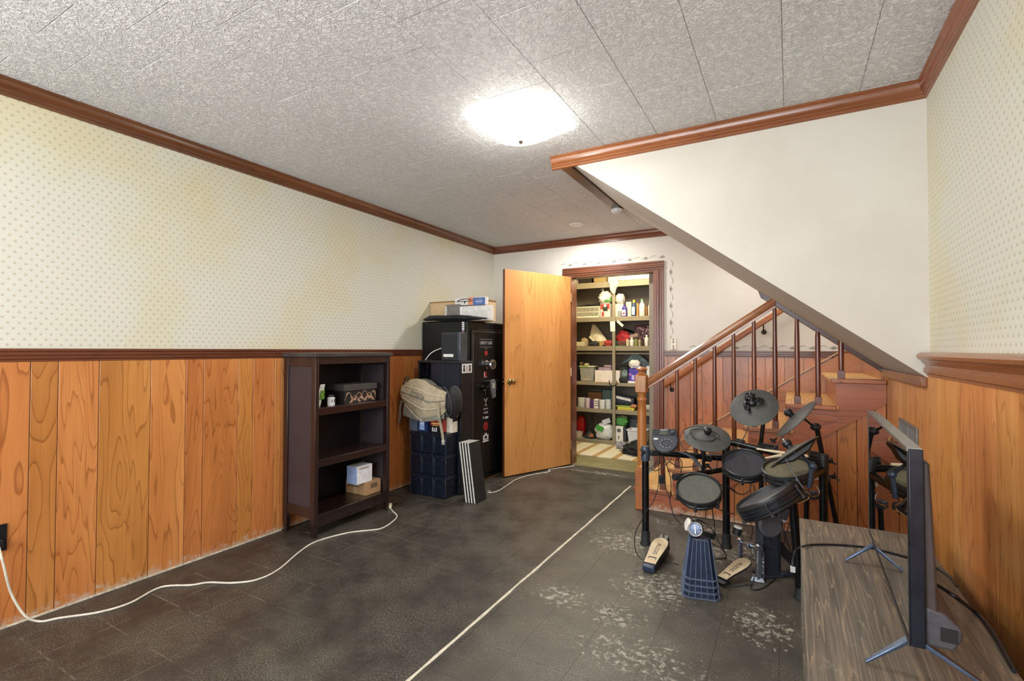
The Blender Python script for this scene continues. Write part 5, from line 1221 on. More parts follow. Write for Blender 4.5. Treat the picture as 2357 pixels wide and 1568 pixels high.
for p_, z_ in ((pr_, zR), (pl_, zL)):
    MB().at(frame(p_, RGT, (0, 0, 1))).frust((-.013, .013, -.010, .010), (-.010, .010, -.008, .008), .002, z_).build('upright', CHB, KP, bev=.003)
    MB().lathe([(.002, -.016), (.016, -.014), (.018, 0), (.016, .014), (.002, .016)], (p_.x, p_.y, z_ + .004), 18, FWD).build('bearing', CHB, KP)
MB().cyl((pr_.x, pr_.y, zR), (pl_.x, pl_.y, zL), .007, n=12).build('axle', CHB, KP)
mid = Vector((pr_.x, pr_.y, zR)).lerp(Vector((pl_.x, pl_.y, zL)), .45)
MB().at(frame(mid, RGT, (0, 0, 1))).box(-.022, .022, -.014, .014, -.014, .016).build('cam_block', CHB, KP, bev=.004)
MB().tube([mid + Vector((.012, 0, -.005)), mid + Vector((.015, -.015, -.04)), Vector(to) + Vector((.0, -.005, .004))], .0045, 6, 6).build('chain', M('#77787c', .35, .8), KP)
MB().tube([Vector((pr_.x + .022 + .006 * cos(k * 1.1), pr_.y - .004 + .006 * sin(k * 1.1), zR - .03 - k * .0022)) for k in range(48)], .0016, 5).build('spring', CHB, KP)
MB().cyl((pr_.x + .022, pr_.y - .004, .02), (pr_.x + .022, pr_.y - .004, zR - .01), .0025, n=8).build('spring_rod', CHB, KP)
bh = oy(1697, 1222, mid.y - .03); MB().cyl(mid, bh, .003, n=8).build('beater_shaft', CHROME, KP)
MB().lathe([(.018, -.022), (.024, -.020), (.024, .014), (.022, .016)], bh, 22, UPV + RGT * .25).build('beater', M('#222428', .4), KP)
MB().lathe([(.0225, .016), (.023, .024), (.018, .027), (.0, .027)], bh, 22, UPV + RGT * .25, caps=False).build('beater_felt', M('#e2dfd8', .7), KP)

# ribbed pedestal and headphones
PD = thing('ribbed_pedestal', 'tall tapered dark plastic column with vertical ribs and four hoops on the floor', 'pedestal', (-.42, 2.68, 0))
pc_ = oz(1611, 1362, 0); FH = Vector((FWD.x, FWD.y, 0)).normalized(); RH = Vector((RGT.x, RGT.y, 0)).normalized()
pm = Matrix(((RH.x, FH.x, 0, pc_.x), (RH.y, FH.y, 0, pc_.y), (0, 0, 1, 0), (0, 0, 0, 1))) @ Matrix.Rotation(radians(-16), 4, 'Z')
def octa(w_, ch): return [(-w_ + ch, -w_), (w_ - ch, -w_), (w_, -w_ + ch), (w_, w_ - ch), (w_ - ch, w_), (-w_ + ch, w_), (-w_, w_ - ch), (-w_, -w_ + ch)]
rings = [(0.001, .084), (.028, .080), (.0285, .086 - .006), (.058, .077), (.088, .074), (.275, .050), (.285, .047)]
vs = []; fs = []
for z, w_ in rings: vs += [(x, y, z) for x, y in octa(w_, .022 * w_ / .08)]
for j in range(len(rings) - 1):
    for i in range(8): fs.append((j * 8 + i, j * 8 + (i + 1) % 8, (j + 1) * 8 + (i + 1) % 8, (j + 1) * 8 + i))
fs += [tuple(range(8))[::-1], tuple(range((len(rings) - 1) * 8, len(rings) * 8))]
PL = M('#2b3c58', .32, .15, .15)
MB().at(pm).add(vs, fs).build('body', M('#202d44', .35, .15, .2), PD, smooth=False)
def wat(z): 
    for (z0, w0), (z1, w1) in zip(rings[:-1], rings[1:]):
        if z0 <= z <= z1: return w0 + (w1 - w0) * (z - z0) / max(1e-6, z1 - z0)
    return rings[-1][1]
for side in range(4):
    rm = pm @ Matrix.Rotation(pi / 2 * side, 4, 'Z')
    for k in (-1, -.5, 0, .5, 1):
        b = MB().at(rm); vs = []; zz = [.002, .030, .060, .09, .28]
        for z in zz:
            w_ = wat(z); x = k * (w_ - .022 * w_ / .08); h_ = .0045 if z < .1 else .003
            vs += [(x - .0016, -w_ + .001, z), (x + .0016, -w_ + .001, z), (x + .0016, -w_ - h_, z), (x - .0016, -w_ - h_, z)]
        fs = [(j * 4 + i, j * 4 + (i + 1) % 4, j * 4 + 4 + (i + 1) % 4, j * 4 + 4 + i) for j in range(len(zz) - 1) for i in range(4)] + [(3, 2, 1, 0), tuple(range(len(vs) - 4, len(vs)))]
        b.add(vs, fs).build('rib', M('#56657e', .4), PD, smooth=False)
for z in (.004, .032, .062, .092):
    w_ = wat(z) + .009; o_ = octa(w_, .024); o2_ = octa(w_ - .014, .020)
    b = MB().at(pm); vs = [(x, y, z - .002) for x, y in o_] + [(x, y, z + .003) for x, y in o_] + [(x, y, z + .003) for x, y in o2_] + [(x, y, z - .002) for x, y in o2_]
    fs = [(r * 8 + i, r * 8 + (i + 1) % 8, ((r + 1) % 4) * 8 + (i + 1) % 8, ((r + 1) % 4) * 8 + i) for r in range(4) for i in range(8)]
    b.add(vs, fs).build('hoop', M('#5a6579', .4), PD, smooth=False)
HF = thing('headphones', 'pair of black and white headphones resting on top of the ribbed pedestal', 'headphones', (pc_.x, pc_.y, .286))
cu_ = pm @ Vector((-.022, -.030, .325)); ax_ = (EYE - cu_).normalized() + Vector((-.15, 0, -.1))
b = MB().lathe([(.030, -.03), (.036, -.022), (.037, -.006), (.034, 0)], cu_, 30, ax_).build('ear_cup', M('#1a1b1e', .3), HF)
MB().lathe([(.030, .0), (.033, .001), (.034, .005), (.031, .007), (.029, .004)], cu_, 30, ax_, caps=False).build('white_ring', WHITE, b)
MB().lathe([(.028, .001), (.027, .006), (.0, .009)], cu_, 30, ax_, caps=False).build('cup_face', M('#66738f', .35, .3), b)
MB().at(frame(cu_ + Vector(ax_).normalized() * .009, RGT, ax_)).box(-.003, .003, -.022, .022, 0, .003).build('cup_bar', M('#c7ccd6', .3, .5), b, bev=.001)
c2 = pm @ Vector((-.050, .012, .330)); a2_ = -RGT + UPV * .3
b = MB().lathe([(.028, -.028), (.034, -.018), (.034, -.004), (.030, 0)], c2, 28, a2_).build('ear_cup', M('#1a1b1e', .3), HF)
MB().lathe([(.024, 0), (.031, .002), (.033, .010), (.026, .014), (.0, .012)], c2, 28, a2_, caps=False).build('ear_cushion', M('#dedbd2', .6), b)
arc = [pm @ Vector(p) for p in ((-.030, .02, .350), (-.005, .015, .358), (.025, .0, .350), (.050, -.010, .335), (.066, -.018, .312), (.068, -.022, .296), (.050, -.02, .290))]
MB().ribbon([Vector(p) for p in arc], FWD * .026, UPV * .004).build('headband', M('#141517', .22), HF)
arc2 = [pm @ Vector(p) for p in ((-.01, -.04, .318), (.02, -.045, .312), (.05, -.038, .300), (.070, -.028, .294))]
MB().ribbon(arc2, UPV * .026, FWD * .004).build('headband_side', M('#1a1b1e', .22), HF)
q0 = pm @ Vector((-.02, -.055, .30)); MB().tube([cu_ + Vector(ax_).normalized() * .012 + (RGT * cos(t_) + UPV * sin(t_)) * .037 for t_ in [k * 2 * pi / 18 for k in range(19)]], .002, 6).tube([cu_ + UPV * -.03 + Vector(ax_).normalized() * .013, cu_ + RGT * .02 + UPV * -.008 + Vector(ax_).normalized() * .016, cu_ + RGT * .036 + Vector(ax_).normalized() * .012], .002, 6, 4).build('looped_cord', LG, HF)
# loose leads on the floor
t = tag(MB().tube([oz(*p, .003) for p in ((1489, 1294), (1520, 1293), (1548, 1296), (1562, 1300))], .0028, 6, 5).build('floor_lead', LD), 'thin black lead on the floor between the hi-hat pedal and the ribbed pedestal', 'cable')
t = tag(MB().tube([oz(*p, .003) for p in ((1636, 1250), (1660, 1262), (1672, 1282), (1662, 1286), (1650, 1286), (1640, 1283))], .0028, 6, 5).build('floor_lead', LD), 'thin black lead looping on the floor behind the ribbed pedestal', 'cable')
t = tag(MB().tube([oz(*p, .003) for p in ((1728, 1345), (1732, 1358), (1760, 1352), (1790, 1325), (1793, 1300), (1782, 1290))], .0028, 6, 5).build('floor_lead', LD), 'thin black lead curling round the base of the kick tower', 'cable')
# ---------------------------------------------------------------- closet: fixed shelving, rug and everything stored there
SH = thing('closet_shelving', 'olive-brown painted built-in shelving filling the back of the closet', 'shelving', (-1.95, 6.4, 0))
FY = 6.2; CS = M('#8f856e', .65, 0, .08, 0, 3)
LV = {'A': 2.13, 'B': 1.668, 'C': 1.287, 'D': .812, 'E': .462, 'F': .055}
HT = {'A': .075, 'B': .058, 'C': .062, 'D': .042, 'E': .05, 'F': .054}
for k, z in LV.items():
    MB().box(CX0 + .002, CX1 - .002, FY + .02, CY1 - .002, z - .02, z).build('shelf', CS, SH)
    MB().box(CX0 + .002, CX1 - .002, FY, FY + .0195, z - HT[k], z).build('shelf_front', CS, SH, bev=.002)
MB().box(CX0 + .002, CX1 - .002, FY + .03, FY + .06, LV['C'] - .105, LV['C'] - .085).build('cleat', CS, SH)
MB().box(-2.000, -1.962, FY - .018, FY - .0005, .002, 2.44).build('centre_post', CS, SH, bev=.002)
# faint hand-written scribble on the front of the second shelf
b = MB(); random.seed(5); x = oy(1450, 735, FY).x; zc_ = LV['B'] - .022
while x < oy(1500, 735, FY).x:
    k = random.choice((0, 1, 2)); h_ = .016
    pts = [(x + random.uniform(0, .014), FY - .0015, zc_ + random.uniform(-h_, h_)) for _ in range(3)]
    b.tube(pts, .0011, 4); x += .026
stuff(b.build('pencil_scribble', M('#6a604c', .7), SH))

def xs(pl, pr, Y, py=800): return oy(pl, py, Y).x, oy(pr, py, Y).x
def zz(px, py, Y): return oy(px, py, Y).z
def cbox(nm, lab, cat, pl, pr, top, lv, Y, col, dep=.16, rough=.5, z0=None, group=None, bev=.003):
    X = xs(pl, pr, Y); z = (LV[lv] if z0 is None else z0) + .001; zt_ = zz((pl + pr) / 2, top, Y)
    t = thing(nm, lab, cat, ((X[0] + X[1]) / 2, Y + dep / 2, z), group)
    MB().box(X[0], X[1], Y, Y + dep, z, zt_).build('body', M(col, rough, 0, .08), t, bev=bev); return t, X, z, zt_
def ccyl(nm, lab, cat, pl, pr, top, lv, Y, col, cap=None, z0=None, prof=None, capf=.8, rough=.4):
    X = xs(pl, pr, Y); r = (X[1] - X[0]) / 2; cx = (X[0] + X[1]) / 2; z = (LV[lv] if z0 is None else z0) + .001; h = zz((pl + pr) / 2, top, Y) - z
    t = thing(nm, lab, cat, (cx, Y + r, z))
    if cap:   # bottle with shoulder, neck and cap
        MB().lathe([(r * .9, 0), (r, .008), (r, h * .62), (r * .85, h * .72), (r * .42, h * .80), (r * .40, h * capf + .004)], (cx, Y + r, z), 20).build('body', M(col, rough, 0, .06), t)
        MB().lathe([(r * .46, h * capf), (r * .46, h * .97), (r * .38, h)], (cx, Y + r, z), 16).build('cap', M(cap, .4), t)
    else:
        MB().lathe(prof(r, h) if prof else [(r * .95, 0), (r, .004), (r, h - .01), (r * 1.04, h - .01), (r * 1.04, h)], (cx, Y + r, z), 24).build('body', M(col, rough, 0, .06), t)
    return t, X, z, h, cx, r
def decal(t, x0, x1, z0, z1, Y, col, nm='label_panel'): return MB().box(x0, x1, Y - .0012, Y - .0002, z0, z1).build(nm, M(col, .5), t)
def cblob(nm, lab, cat, pl, pr, top, lv, Y, col, dep=.1, amp=.2, seed=1, freq=3, z0=None, mat=None, sq=.8):
    X = xs(pl, pr, Y); z = (LV[lv] if z0 is None else z0) + .001; zt_ = zz((pl + pr) / 2, top, Y); hz2 = (zt_ - z) / 2
    t = thing(nm, lab, cat, ((X[0] + X[1]) / 2, Y + dep, z))
    MB().blob(((X[0] + X[1]) / 2, Y + dep, z + hz2), ((X[1] - X[0]) / 2, dep, hz2), amp, freq, seed, 36, 22, floor=z, sq=sq).build('body', mat or M(col, .6, 0, .12, .2, 20), t, ang=75)
    return t, X, z, zt_
# --- top shelf
Y = 6.26
wk = G('wicker'); o_ = wk.tc.outputs['Object']; x_, y_, z_ = wk.sep(o_)
wv = wk.math('MULTIPLY', wk.math('SINE', wk.math('MULTIPLY', wk.math('ADD', x_, y_), 330)), wk.math('SINE', wk.math('MULTIPLY', z_, 420)))
WICK = wk.P(Base_Color=wk.mix(wk.sm(wv, -.5, .6), c('#8a6a34'), c('#dcc283')), Roughness=.7, Normal=wk.bump(wv, .8, .006))
X = xs(1364, 1397, Y); t = thing('wicker_basket', 'woven straw basket on the top closet shelf', 'basket', ((X[0] + X[1]) / 2, Y + .12, LV['A']))
MB().frust((X[0] + .01, X[1] - .01, Y + .01, Y + .21), (X[0], X[1], Y, Y + .22), LV['A'] + .001, LV['A'] + .16).build('body', WICK, t, bev=.015, seg=3)
cbox('dark_box', 'dark brown box at the left of the top closet shelf', 'box', 1316, 1361, 628, 'A', Y, '#241710', .2)
t, X, z, zt_ = cbox('tag_card', 'small grey card lying on the top closet shelf at far left', 'card', 1318, 1330, 646, 'A', 6.215, '#8a8378', .03)
t, X, z, zt_ = cbox('cream_box', 'long cream box across the right half of the top closet shelf', 'box', 1424, 1512, 626, 'A', 6.17 + .05, '#e8dfc0', .25, z0=2.175 - .04)
X = xs(1400, 1426, 6.15); CLR = glass('#e9ebe8', .12, .18)
t = thing('clear_plastic_bag', 'crumpled clear plastic bag hanging from the top of the shelf post', 'bag', (-1.98, 6.165, 2.1))
b = MB(); cx = -1.975
def pbag(u, v):
    w_ = .078 * (1 - v) ** .7 + .012; a = (u - .5) * 2
    return (cx + a * w_ + .006 * sin(v * 14), 6.176 - .004 - .012 * abs(sin(a * 7 + v * 3)) - .006 * v, 2.22 - v * .26)
b.grid(pbag, 30, 12, (0, .002, 0)); b.build('sheet', CLR, t, ang=25)
# --- second shelf
Y = 6.215; z = LV['B']
X = xs(1317, 1380, Y); t = thing('plastic_basket', 'white slotted plastic basket with dark things inside, left of the second shelf', 'basket', ((X[0] + X[1]) / 2, Y + .09, z))
zt_ = zz(1350, 706, Y); WB = M('#e6e0c6', .5, 0, .04)
MB().box(X[0] + .01, X[1] - .01, Y + .006, Y + .17, z + .001, z + .014).box(X[0] + .01, X[1] - .01, Y + .002, Y + .008, z + .001, z + .018).build('bottom', WB, t)
MB().box(X[0], X[1], Y - .004, Y + .008, zt_ - .014, zt_).box(X[0], X[1], Y + .17, Y + .18, zt_ - .014, zt_).box(X[0], X[0] + .008, Y + .008, Y + .17, zt_ - .014, zt_).box(X[1] - .008, X[1], Y + .008, Y + .17, zt_ - .014, zt_).build('rim', WB, t, bev=.002)
n_ = 20
for k in range(n_ + 1):
    x = X[0] + .012 + (X[1] - X[0] - .024) * k / n_; MB().box(x - .0035, x + .0035, Y + .001, Y + .006, z + .014, zt_ - .013).build('slat', WB, t)
MB().box(X[0] + .01, X[1] - .01, Y - .0005, Y + .004, (z + zt_) / 2 - .003, (z + zt_) / 2 + .004).build('mid_band', WB, t)
MB().box(X[1] - .008, X[1] - .002, Y + .01, Y + .17, z + .01, zt_ - .013).build('end_panel', WB, t)
cblob('dark_cloth', 'black clothing bundled in the white slotted basket', 'cloth', 1321, 1376, 702, 'B', 6.235, '#1a1716', .065, .25, 3, 4, z0=z + .014)
t, X, zb_, zt_ = cbox('printed_canister', 'red and white printed square canister on the second closet shelf', 'canister', 1382, 1404, 699, 'B', 6.23, '#dcd3c6', .1)
decal(t, X[0] + .004, X[1] - .004, zt_ - .075, zt_ - .004, 6.23, '#b03a34'); decal(t, X[0] + .035, X[1] - .03, zt_ - .10, zt_ - .03, 6.2285, '#2c3526', 'picture')
decal(t, X[0] + .02, X[0] + .05, zb_ + .01, zb_ + .07, 6.2285, '#a8362e', 'red_mark'); MB().lathe([(.02, 0), (.02, .001)], ((X[0] + X[1]) / 2, 6.227, zt_ - .028), 18, (0, -1, 0)).build('round_mark', M('#e5ddd2', .5), t)
cb = zt_
t, X, zb2_, zt2_ = cblob('tied_bag', 'knotted clear bag of white and green stuff on top of the printed canister', 'bag', 1376, 1405, 671, 'B', 6.22, '#d6d6c8', .075, .3, 7, 3, z0=cb + .002)
MB().blob(((X[0] + X[1]) / 2 + .03, 6.262, cb + .05), (.065, .035, .035), .25, 4, 3).build('green_contents', M('#5f9a4c', .5, 0, .2), t)
MB().lathe([(.014, 0), (.010, .02), (.024, .055), (.020, .06)], ((X[0] + X[1]) / 2 - .03, 6.29, zt2_ - .01), 10, (-.3, 0, 1), caps=False).build('knot', CLR, t)
t, X, zb_, zt_ = cbox('white_tub', 'white square tub just right of the closet shelf post, second shelf', 'tub', 1415, 1440, 699, 'B', 6.285, '#dedacb', .10); cb = zt_
cblob('white_bundle', 'white plastic-wrapped bundle on the tub right of the shelf post', 'bundle', 1414, 1434, 676, 'B', 6.27, '#e6e4da', .07, .22, 9, 3, z0=cb + .002)
ccyl('small_jar', 'small grey and dark jar in front of the white tub', 'jar', 1421, 1429, 716, 'B', 6.215, '#9ba0a0')
t = ccyl('purple_bottle', 'purple and white bottle with dark cap on the second closet shelf', 'bottle', 1430, 1442, 698, 'B', 6.22, '#4a3f96', '#2b2549')[0]
t2 = t; X = xs(1430, 1442, 6.22); decal(t, X[0] + .01, X[1] - .01, z + .012, z + .085, 6.2205, '#e4e2ea'); decal(t, X[0] + .018, X[1] - .018, z + .03, z + .05, 6.219, '#a0405a', 'print')
cbox('cream_carton', 'plain cream carton behind the purple bottle', 'box', 1441, 1453, 695, 'B', 6.29, '#d9d2ba', .08)
t = ccyl('blue_bottle', 'dark blue bottle with yellow cap on the second closet shelf', 'bottle', 1452.5, 1463.5, 690, 'B', 6.23, '#27446b', '#e3d64a', capf=.82)[0]
X = xs(1452.5, 1463.5, 6.23); decal(t, X[0] + .012, X[1] - .012, z + .02, z + .12, 6.2305, '#d6dbe0')
ccyl('orange_tube', 'cream and orange tube beside the yellow-capped bottle', 'tube', 1464.5, 1469.5, 698, 'B', 6.24, '#d78b4d')
t = ccyl('white_bottle', 'tall white bottle with green cap on the second closet shelf', 'bottle', 1470, 1483, 688, 'B', 6.22, '#e6e3d6', '#69a27a', capf=.88)[0]
X = xs(1470, 1483, 6.22)
for k in range(4): decal(t, X[0] + .03, X[1] - .03, z + .04 + k * .04, z + .047 + k * .04, 6.2195, '#b89a7c', 'print')
ccyl('amber_bottle', 'amber brown bottle right of the green-capped white bottle', 'bottle', 1483.8, 1490.5, 700, 'B', 6.27, '#8a6238', '#5a4028')
ccyl('clear_bottle', 'pale clear bottle near the right end of the second closet shelf', 'bottle', 1491, 1499, 694, 'B', 6.235, '#c4bda6', '#d8d4c8')
ccyl('pump_bottle', 'slim white bottle with black top at the right end of the second closet shelf', 'bottle', 1501.5, 1508.5, 688, 'B', 6.25, '#dcd8ca', '#26262a')
# tags pinned on the post
Y = FY - .020
pa, pb_ = oy(1404, 740, Y), oy(1416, 763, Y)
t = tag(MB().extr([(pa.x, Y, pa.z), (pb_.x - .004, Y, pa.z + .002), (pb_.x, Y, pb_.z + .002), (pa.x + .006, Y, pb_.z)], (0, .0015, 0)).build('paper_tag', M('#e9e6d8', .7)), 'blank white paper tag pinned on the closet shelf post', 'tag')
pa, pb_ = oy(1421, 739, FY), oy(1434, 751, FY); d = Vector((pb_.x - pa.x, 0, pb_.z - pa.z)).normalized(); n_ = Vector((-d.z, 0, d.x)) * .016
t = tag(MB().extr([Vector((pa.x, FY - .002, pa.z)) + n_, Vector((pb_.x, FY - .002, pb_.z)) + n_, Vector((pb_.x, FY - .002, pb_.z)) - n_, Vector((pa.x, FY - .002, pa.z)) - n_], (0, .0015, 0)).build('paper_tag', M('#dfe3cf', .7)), 'small slanting pale tag hanging under the second closet shelf', 'tag')
# --- third shelf
z = LV['C']; Y = 6.24
t = thing('plastic_cone', 'translucent cream plastic cone collar standing on the third closet shelf', 'cone', (-2.2, 6.3, z))
ap = oy(1364, 745, 6.33); L_, R_ = oy(1350, 775, 6.24), oy(1397, 791, 6.24)
b = MB(); N_ = 20; vs = []
for i in range(N_ + 1):
    s_ = i / N_; base = Vector((L_.x + (R_.x - L_.x) * s_, 6.355 - .055 * sin(pi * s_), L_.z + (R_.z - L_.z) * s_ - .045 * sin(pi * s_)))
    tp = Vector((ap.x - .03 + .05 * s_, 6.40 - .01 * sin(pi * s_), ap.z - .02 * abs(s_ - .4)))
    for j in range(9): vs.append(base.lerp(tp, j / 8))
fs = [(i * 9 + j, i * 9 + j + 1, (i + 1) * 9 + j + 1, (i + 1) * 9 + j) for i in range(N_) for j in range(8)]
b.add(vs, fs); o = b.build('cone', M('#cdc4a6', .45), t); md_ = o.modifiers.new('solid', 'SOLIDIFY'); md_.thickness = .003
MB().tube([vs[i * 9] + Vector((0, -.004, -.001)) for i in range(N_ + 1)], .009, 8).build('white_trim', M('#ece8d6', .5), t)
cbox('cream_case', 'low cream plastic case at the left of the third closet shelf', 'case', 1320, 1345, 787, 'C', 6.22, '#cfc7a8', .1)
cblob('toy_animal', 'small tan toy behind the low cream case', 'toy', 1335, 1352, 779, 'C', 6.33, '#b79d74', .04, .35, 2)
cblob('striped_cloth', 'crumpled black and white striped cloth on the third closet shelf', 'cloth', 1357, 1376, 786, 'C', 6.212, '#3a3834', .034, .4, 5, 4)
ccyl('gold_tin', 'small gold tin on the third closet shelf', 'tin', 1377, 1386, 785, 'C', 6.22, '#b89a55')
cblob('red_packet', 'red and white crumpled packet left of the shelf post, third shelf', 'packet', 1388, 1407, 783, 'C', 6.22, '#b8463c', .04, .35, 6)
X = xs(1414, 1439, 6.22); t = thing('green_basket', 'small dark green slotted basket right of the shelf post, third shelf', 'basket', ((X[0] + X[1]) / 2, 6.27, z))
GB = M('#2f5a44', .5)
MB().box(X[0], X[1], 6.22, 6.32, z + .001, z + .01).box(X[0] - .003, X[1] + .003, 6.215, 6.225, zz(1425, 786, 6.22) - .01, zz(1425, 786, 6.22)).build('frame', GB, t)
for k in range(9): x = X[0] + .006 + k * (X[1] - X[0] - .012) / 8; MB().box(x - .003, x + .003, 6.218, 6.222, z + .01, zz(1425, 786, 6.22) - .01).build('slat', GB, t)
cblob('red_bag', 'bright red fabric pouch behind the green basket', 'pouch', 1418, 1448, 763, 'C', 6.335, '#b8242a', .045, .28, 4, 2.5)
t, X, zb_, zt_ = cbox('quilted_bag', 'maroon and white patterned quilted bag at the right of the third shelf', 'bag', 1460, 1512, 748, 'C', 6.42, '#5a2d35', .14, bev=.02)
b = MB(); random.seed(9)
for k in range(34):
    x = random.uniform(X[0] + .02, X[1] - .02); zc = random.uniform(zb_ + .09, zt_ - .02)
    b.lathe([(.0, 0), (.014, .0), (.014, .002), (.0, .002)], (x, 6.4185, zc), 8, (0, -1, 0), caps=False)
stuff(b.build('floral_pattern', M('#c9a3a3', .7), t, smooth=False))
t = thing('hair_dryer', 'black rounded hair dryer on the third closet shelf behind the jars', 'hair dryer', (-1.75, 6.36, z))
p0 = oy(1430, 763, 6.49); p1 = oy(1446, 767, 6.49)
MB().lathe([(.02, 0), (.045, .02), (.052, .06), (.045, .12), (.034, .17), (.028, .20)], p0, 20, p1 - p0).build('barrel', M('#141416', .3), t)
MB().cyl(p0.lerp(p1, .3) - Vector((0, 0, .02)), Vector((p0.lerp(p1, .3).x, 6.49, z + .002)), .02, .017, 12).build('handle', M('#141416', .35), t)
for i, (a, b_, top, col, lab, nm, cap) in enumerate([(1440, 1447, 781, '#c9c2a4', 'small cream jar right of the green basket', 'jar', None), (1448, 1458, 777, '#dcdcd4', 'white squat funnel-topped bottle on the third closet shelf', 'bottle', '#c9c9c0'), (1459.5, 1467, 780, '#7f8a4c', 'green and clear jar in the middle of the right third shelf', 'jar', None), (1468, 1475, 782, '#a79a7a', 'brown glass jar beside the green and clear jar', 'jar', None), (1476, 1481, 784, '#3a2f2b', 'short dark bottle by the white spray bottle', 'bottle', '#1d1a19'), (1482.5, 1492, 771, '#e2e0da', 'white pump bottle on the third closet shelf', 'bottle', '#e8e6e0'), (1493, 1498, 778, '#6e6b3e', 'olive bottle right of the white pump bottle', 'bottle', '#d9d6c8'), (1499, 1508, 779, '#d8c9cc', 'pale pink bottle with red cap at the right end of the third shelf', 'bottle', '#a8323a')]):
    ccyl(nm, lab, nm, a, b_, top, 'C', 6.215 + .012 * (i % 2), col, cap)
X = xs(1451, 1471, 6.32); t = thing('pink_tin', 'pinkish grey tin lying tilted above the jars, third shelf', 'tin', (X[0], 6.33, z))
MB().cyl((X[0], 6.33, zz(1447, 777, 6.32) ), (X[1], 6.31, zz(1470, 772, 6.32)), .035, n=20).build('body', M('#a08a86', .35, .3), t)
MB().box(X[0] + .01, X[1] - .01, 6.30, 6.36, z + .001, zz(1458, 780, 6.32) - .01).build('support_block', M('#5b3a38', .7), t)
# --- fourth shelf
z = LV['D']
cblob('cable_coil', 'loose coil of black cable at the left of the fourth closet shelf', 'cable', 1316, 1331, 835, 'D', 6.30, '#1c1b1a', .05, .4, 3, 4)
X = xs(1334, 1367, 6.25); ztb = zz(1350, 843, 6.25)
t = thing('clear_storage_tub', 'clear plastic tub with lime and white lid on the fourth closet shelf', 'tub', ((X[0] + X[1]) / 2, 6.33, z))
MB().frust((X[0] + .012, X[1] - .012, 6.26, 6.40), (X[0], X[1], 6.25, 6.41), z + .001, ztb - .012).build('tub', M('#9a9a90', .25, 0, .1), t, bev=.006)
MB().box(X[0] + .05, X[1] - .06, 6.258, 6.2585, z + .02, ztb - .03).build('contents', M('#c2a98a', .6), t)
MB().box(X[0] - .008, (X[0] + X[1]) / 2 + .02, 6.242, 6.415, ztb - .012, ztb + .004).build('lime_lid', M('#a9c46a', .5), t, bev=.003)
MB().box((X[0] + X[1]) / 2 + .021, X[1] + .008, 6.242, 6.415, ztb - .012, ztb + .004).build('white_lid', M('#dcdcc6', .5), t, bev=.003)
tb = ztb + .004
x = oy(1350, 838, 6.32).x; t = thing('cream_roll', 'round cream roll on the lid of the clear tub', 'roll', (x, 6.33, tb)); MB().lathe([(.028, 0), (.040, .004), (.038, .022), (.020, .036), (.0, .038)], (x, 6.33, tb + .001), 20, caps=True).build('body', M('#d6cba4', .7), t)
x = oy(1338, 838, 6.36).x; t = thing('pink_cup', 'small pinkish cup behind the lid of the clear tub', 'cup', (x, 6.37, tb)); MB().lathe([(.020, 0), (.034, .048)], (x, 6.37, tb + .001), 16).build('body', M('#b9a08c', .6), t)
t, X, zb_, zt_ = cbox('white_shoebox', 'long pale pink-white box crossing the shelf post on the fourth shelf', 'box', 1369, 1426, 853, 'D', 6.23, '#e3d9cd', .1, z0=z)
MB().box(X[0] - .002, X[1] + .002, 6.227, 6.332, zb_, zb_ + .012).build('lid_lip', M('#e8c9ae', .6), t)
cb = zt_
t, X, zb_, zt_ = cbox('purple_box', 'dusty purple box lying on the long white box', 'box', 1377, 1406, 846, 'D', 6.25, '#9c8a98', .08, z0=cb + .001)
cblob('pink_sock', 'pale pink crumpled sock on the dusty purple box', 'sock', 1389, 1407, 841, 'D', 6.25, '#b59da2', .03, .35, 8, 3, z0=zt_ + .001)
cblob('black_plastic_item', 'black plastic sprayer lying on the front of the fourth shelf', 'sprayer', 1424, 1446, 868, 'D', 6.203, '#1b1b1c', .02, .4, 2, 4)
X = xs(1445, 1478, 6.215); t = thing('wipes_box', 'purple and white printed box in a white tray on the fourth shelf', 'box', ((X[0] + X[1]) / 2, 6.27, z))
MB().box(X[0], X[1], 6.208, 6.35, z + .001, z + .028).build('white_tray', M('#e6e3df', .5), t, bev=.003)
MB().box(X[0] + .012, X[1] - .01, 6.216, 6.34, z + .029, zz(1460, 849, 6.215)).build('box_body', M('#4536a0', .45, 0, .2, 0, 30), t, bev=.003)
decal(t, X[0] + .05, X[0] + .085, z + .045, z + .105, 6.216, '#b9b2e0', 'white_figure'); decal(t, X[0] + .014, X[0] + .045, z + .10, z + .125, 6.216, '#c35cb8', 'pink_flash')
zt_ = zz(1460, 849, 6.215)
cblob('white_shopping_bag', 'white plastic bag bulging above the purple box', 'bag', 1446, 1472, 829, 'D', 6.225, '#e4e2de', .045, .28, 3, 3, z0=zt_ + .001)
t, X, zb_, _z = cblob('teal_sack', 'grey-green plastic sack left of the purple box', 'bag', 1430, 1444, 852, 'D', 6.265, '#6f8280', .035, .3, 6)
Xa = xs(1431, 1497, 6.33); t = thing('folded_blanket', 'blue-grey patterned cloth folded high at the back of the fourth shelf', 'cloth', (Xa[0], 6.45, z))
b = MB()
def bl(u, v):
    xx = Xa[0] + (Xa[1] - Xa[0]) * u; top = zz(1431 + 66 * u, 850 - 34 * sin(pi * min(1, .12 + u * .85)) ** .8, 6.38)
    return (xx, 6.38 + .02 * sin(u * 14 + v * 3) - .03 * v, top - v * (.04 + .11 * u) )
b.grid(bl, 26, 10, (0, .05, 0)); b.build('cloth', M('#7d8e90', .8, 0, .25, .3, 22), t, ang=80)
MB().box(Xa[0] + .10, Xa[1] - .03, 6.42, 6.55, z + .001, zz(1470, 850, 6.42)).build('stack_below', M('#5e6a6c', .8), t)
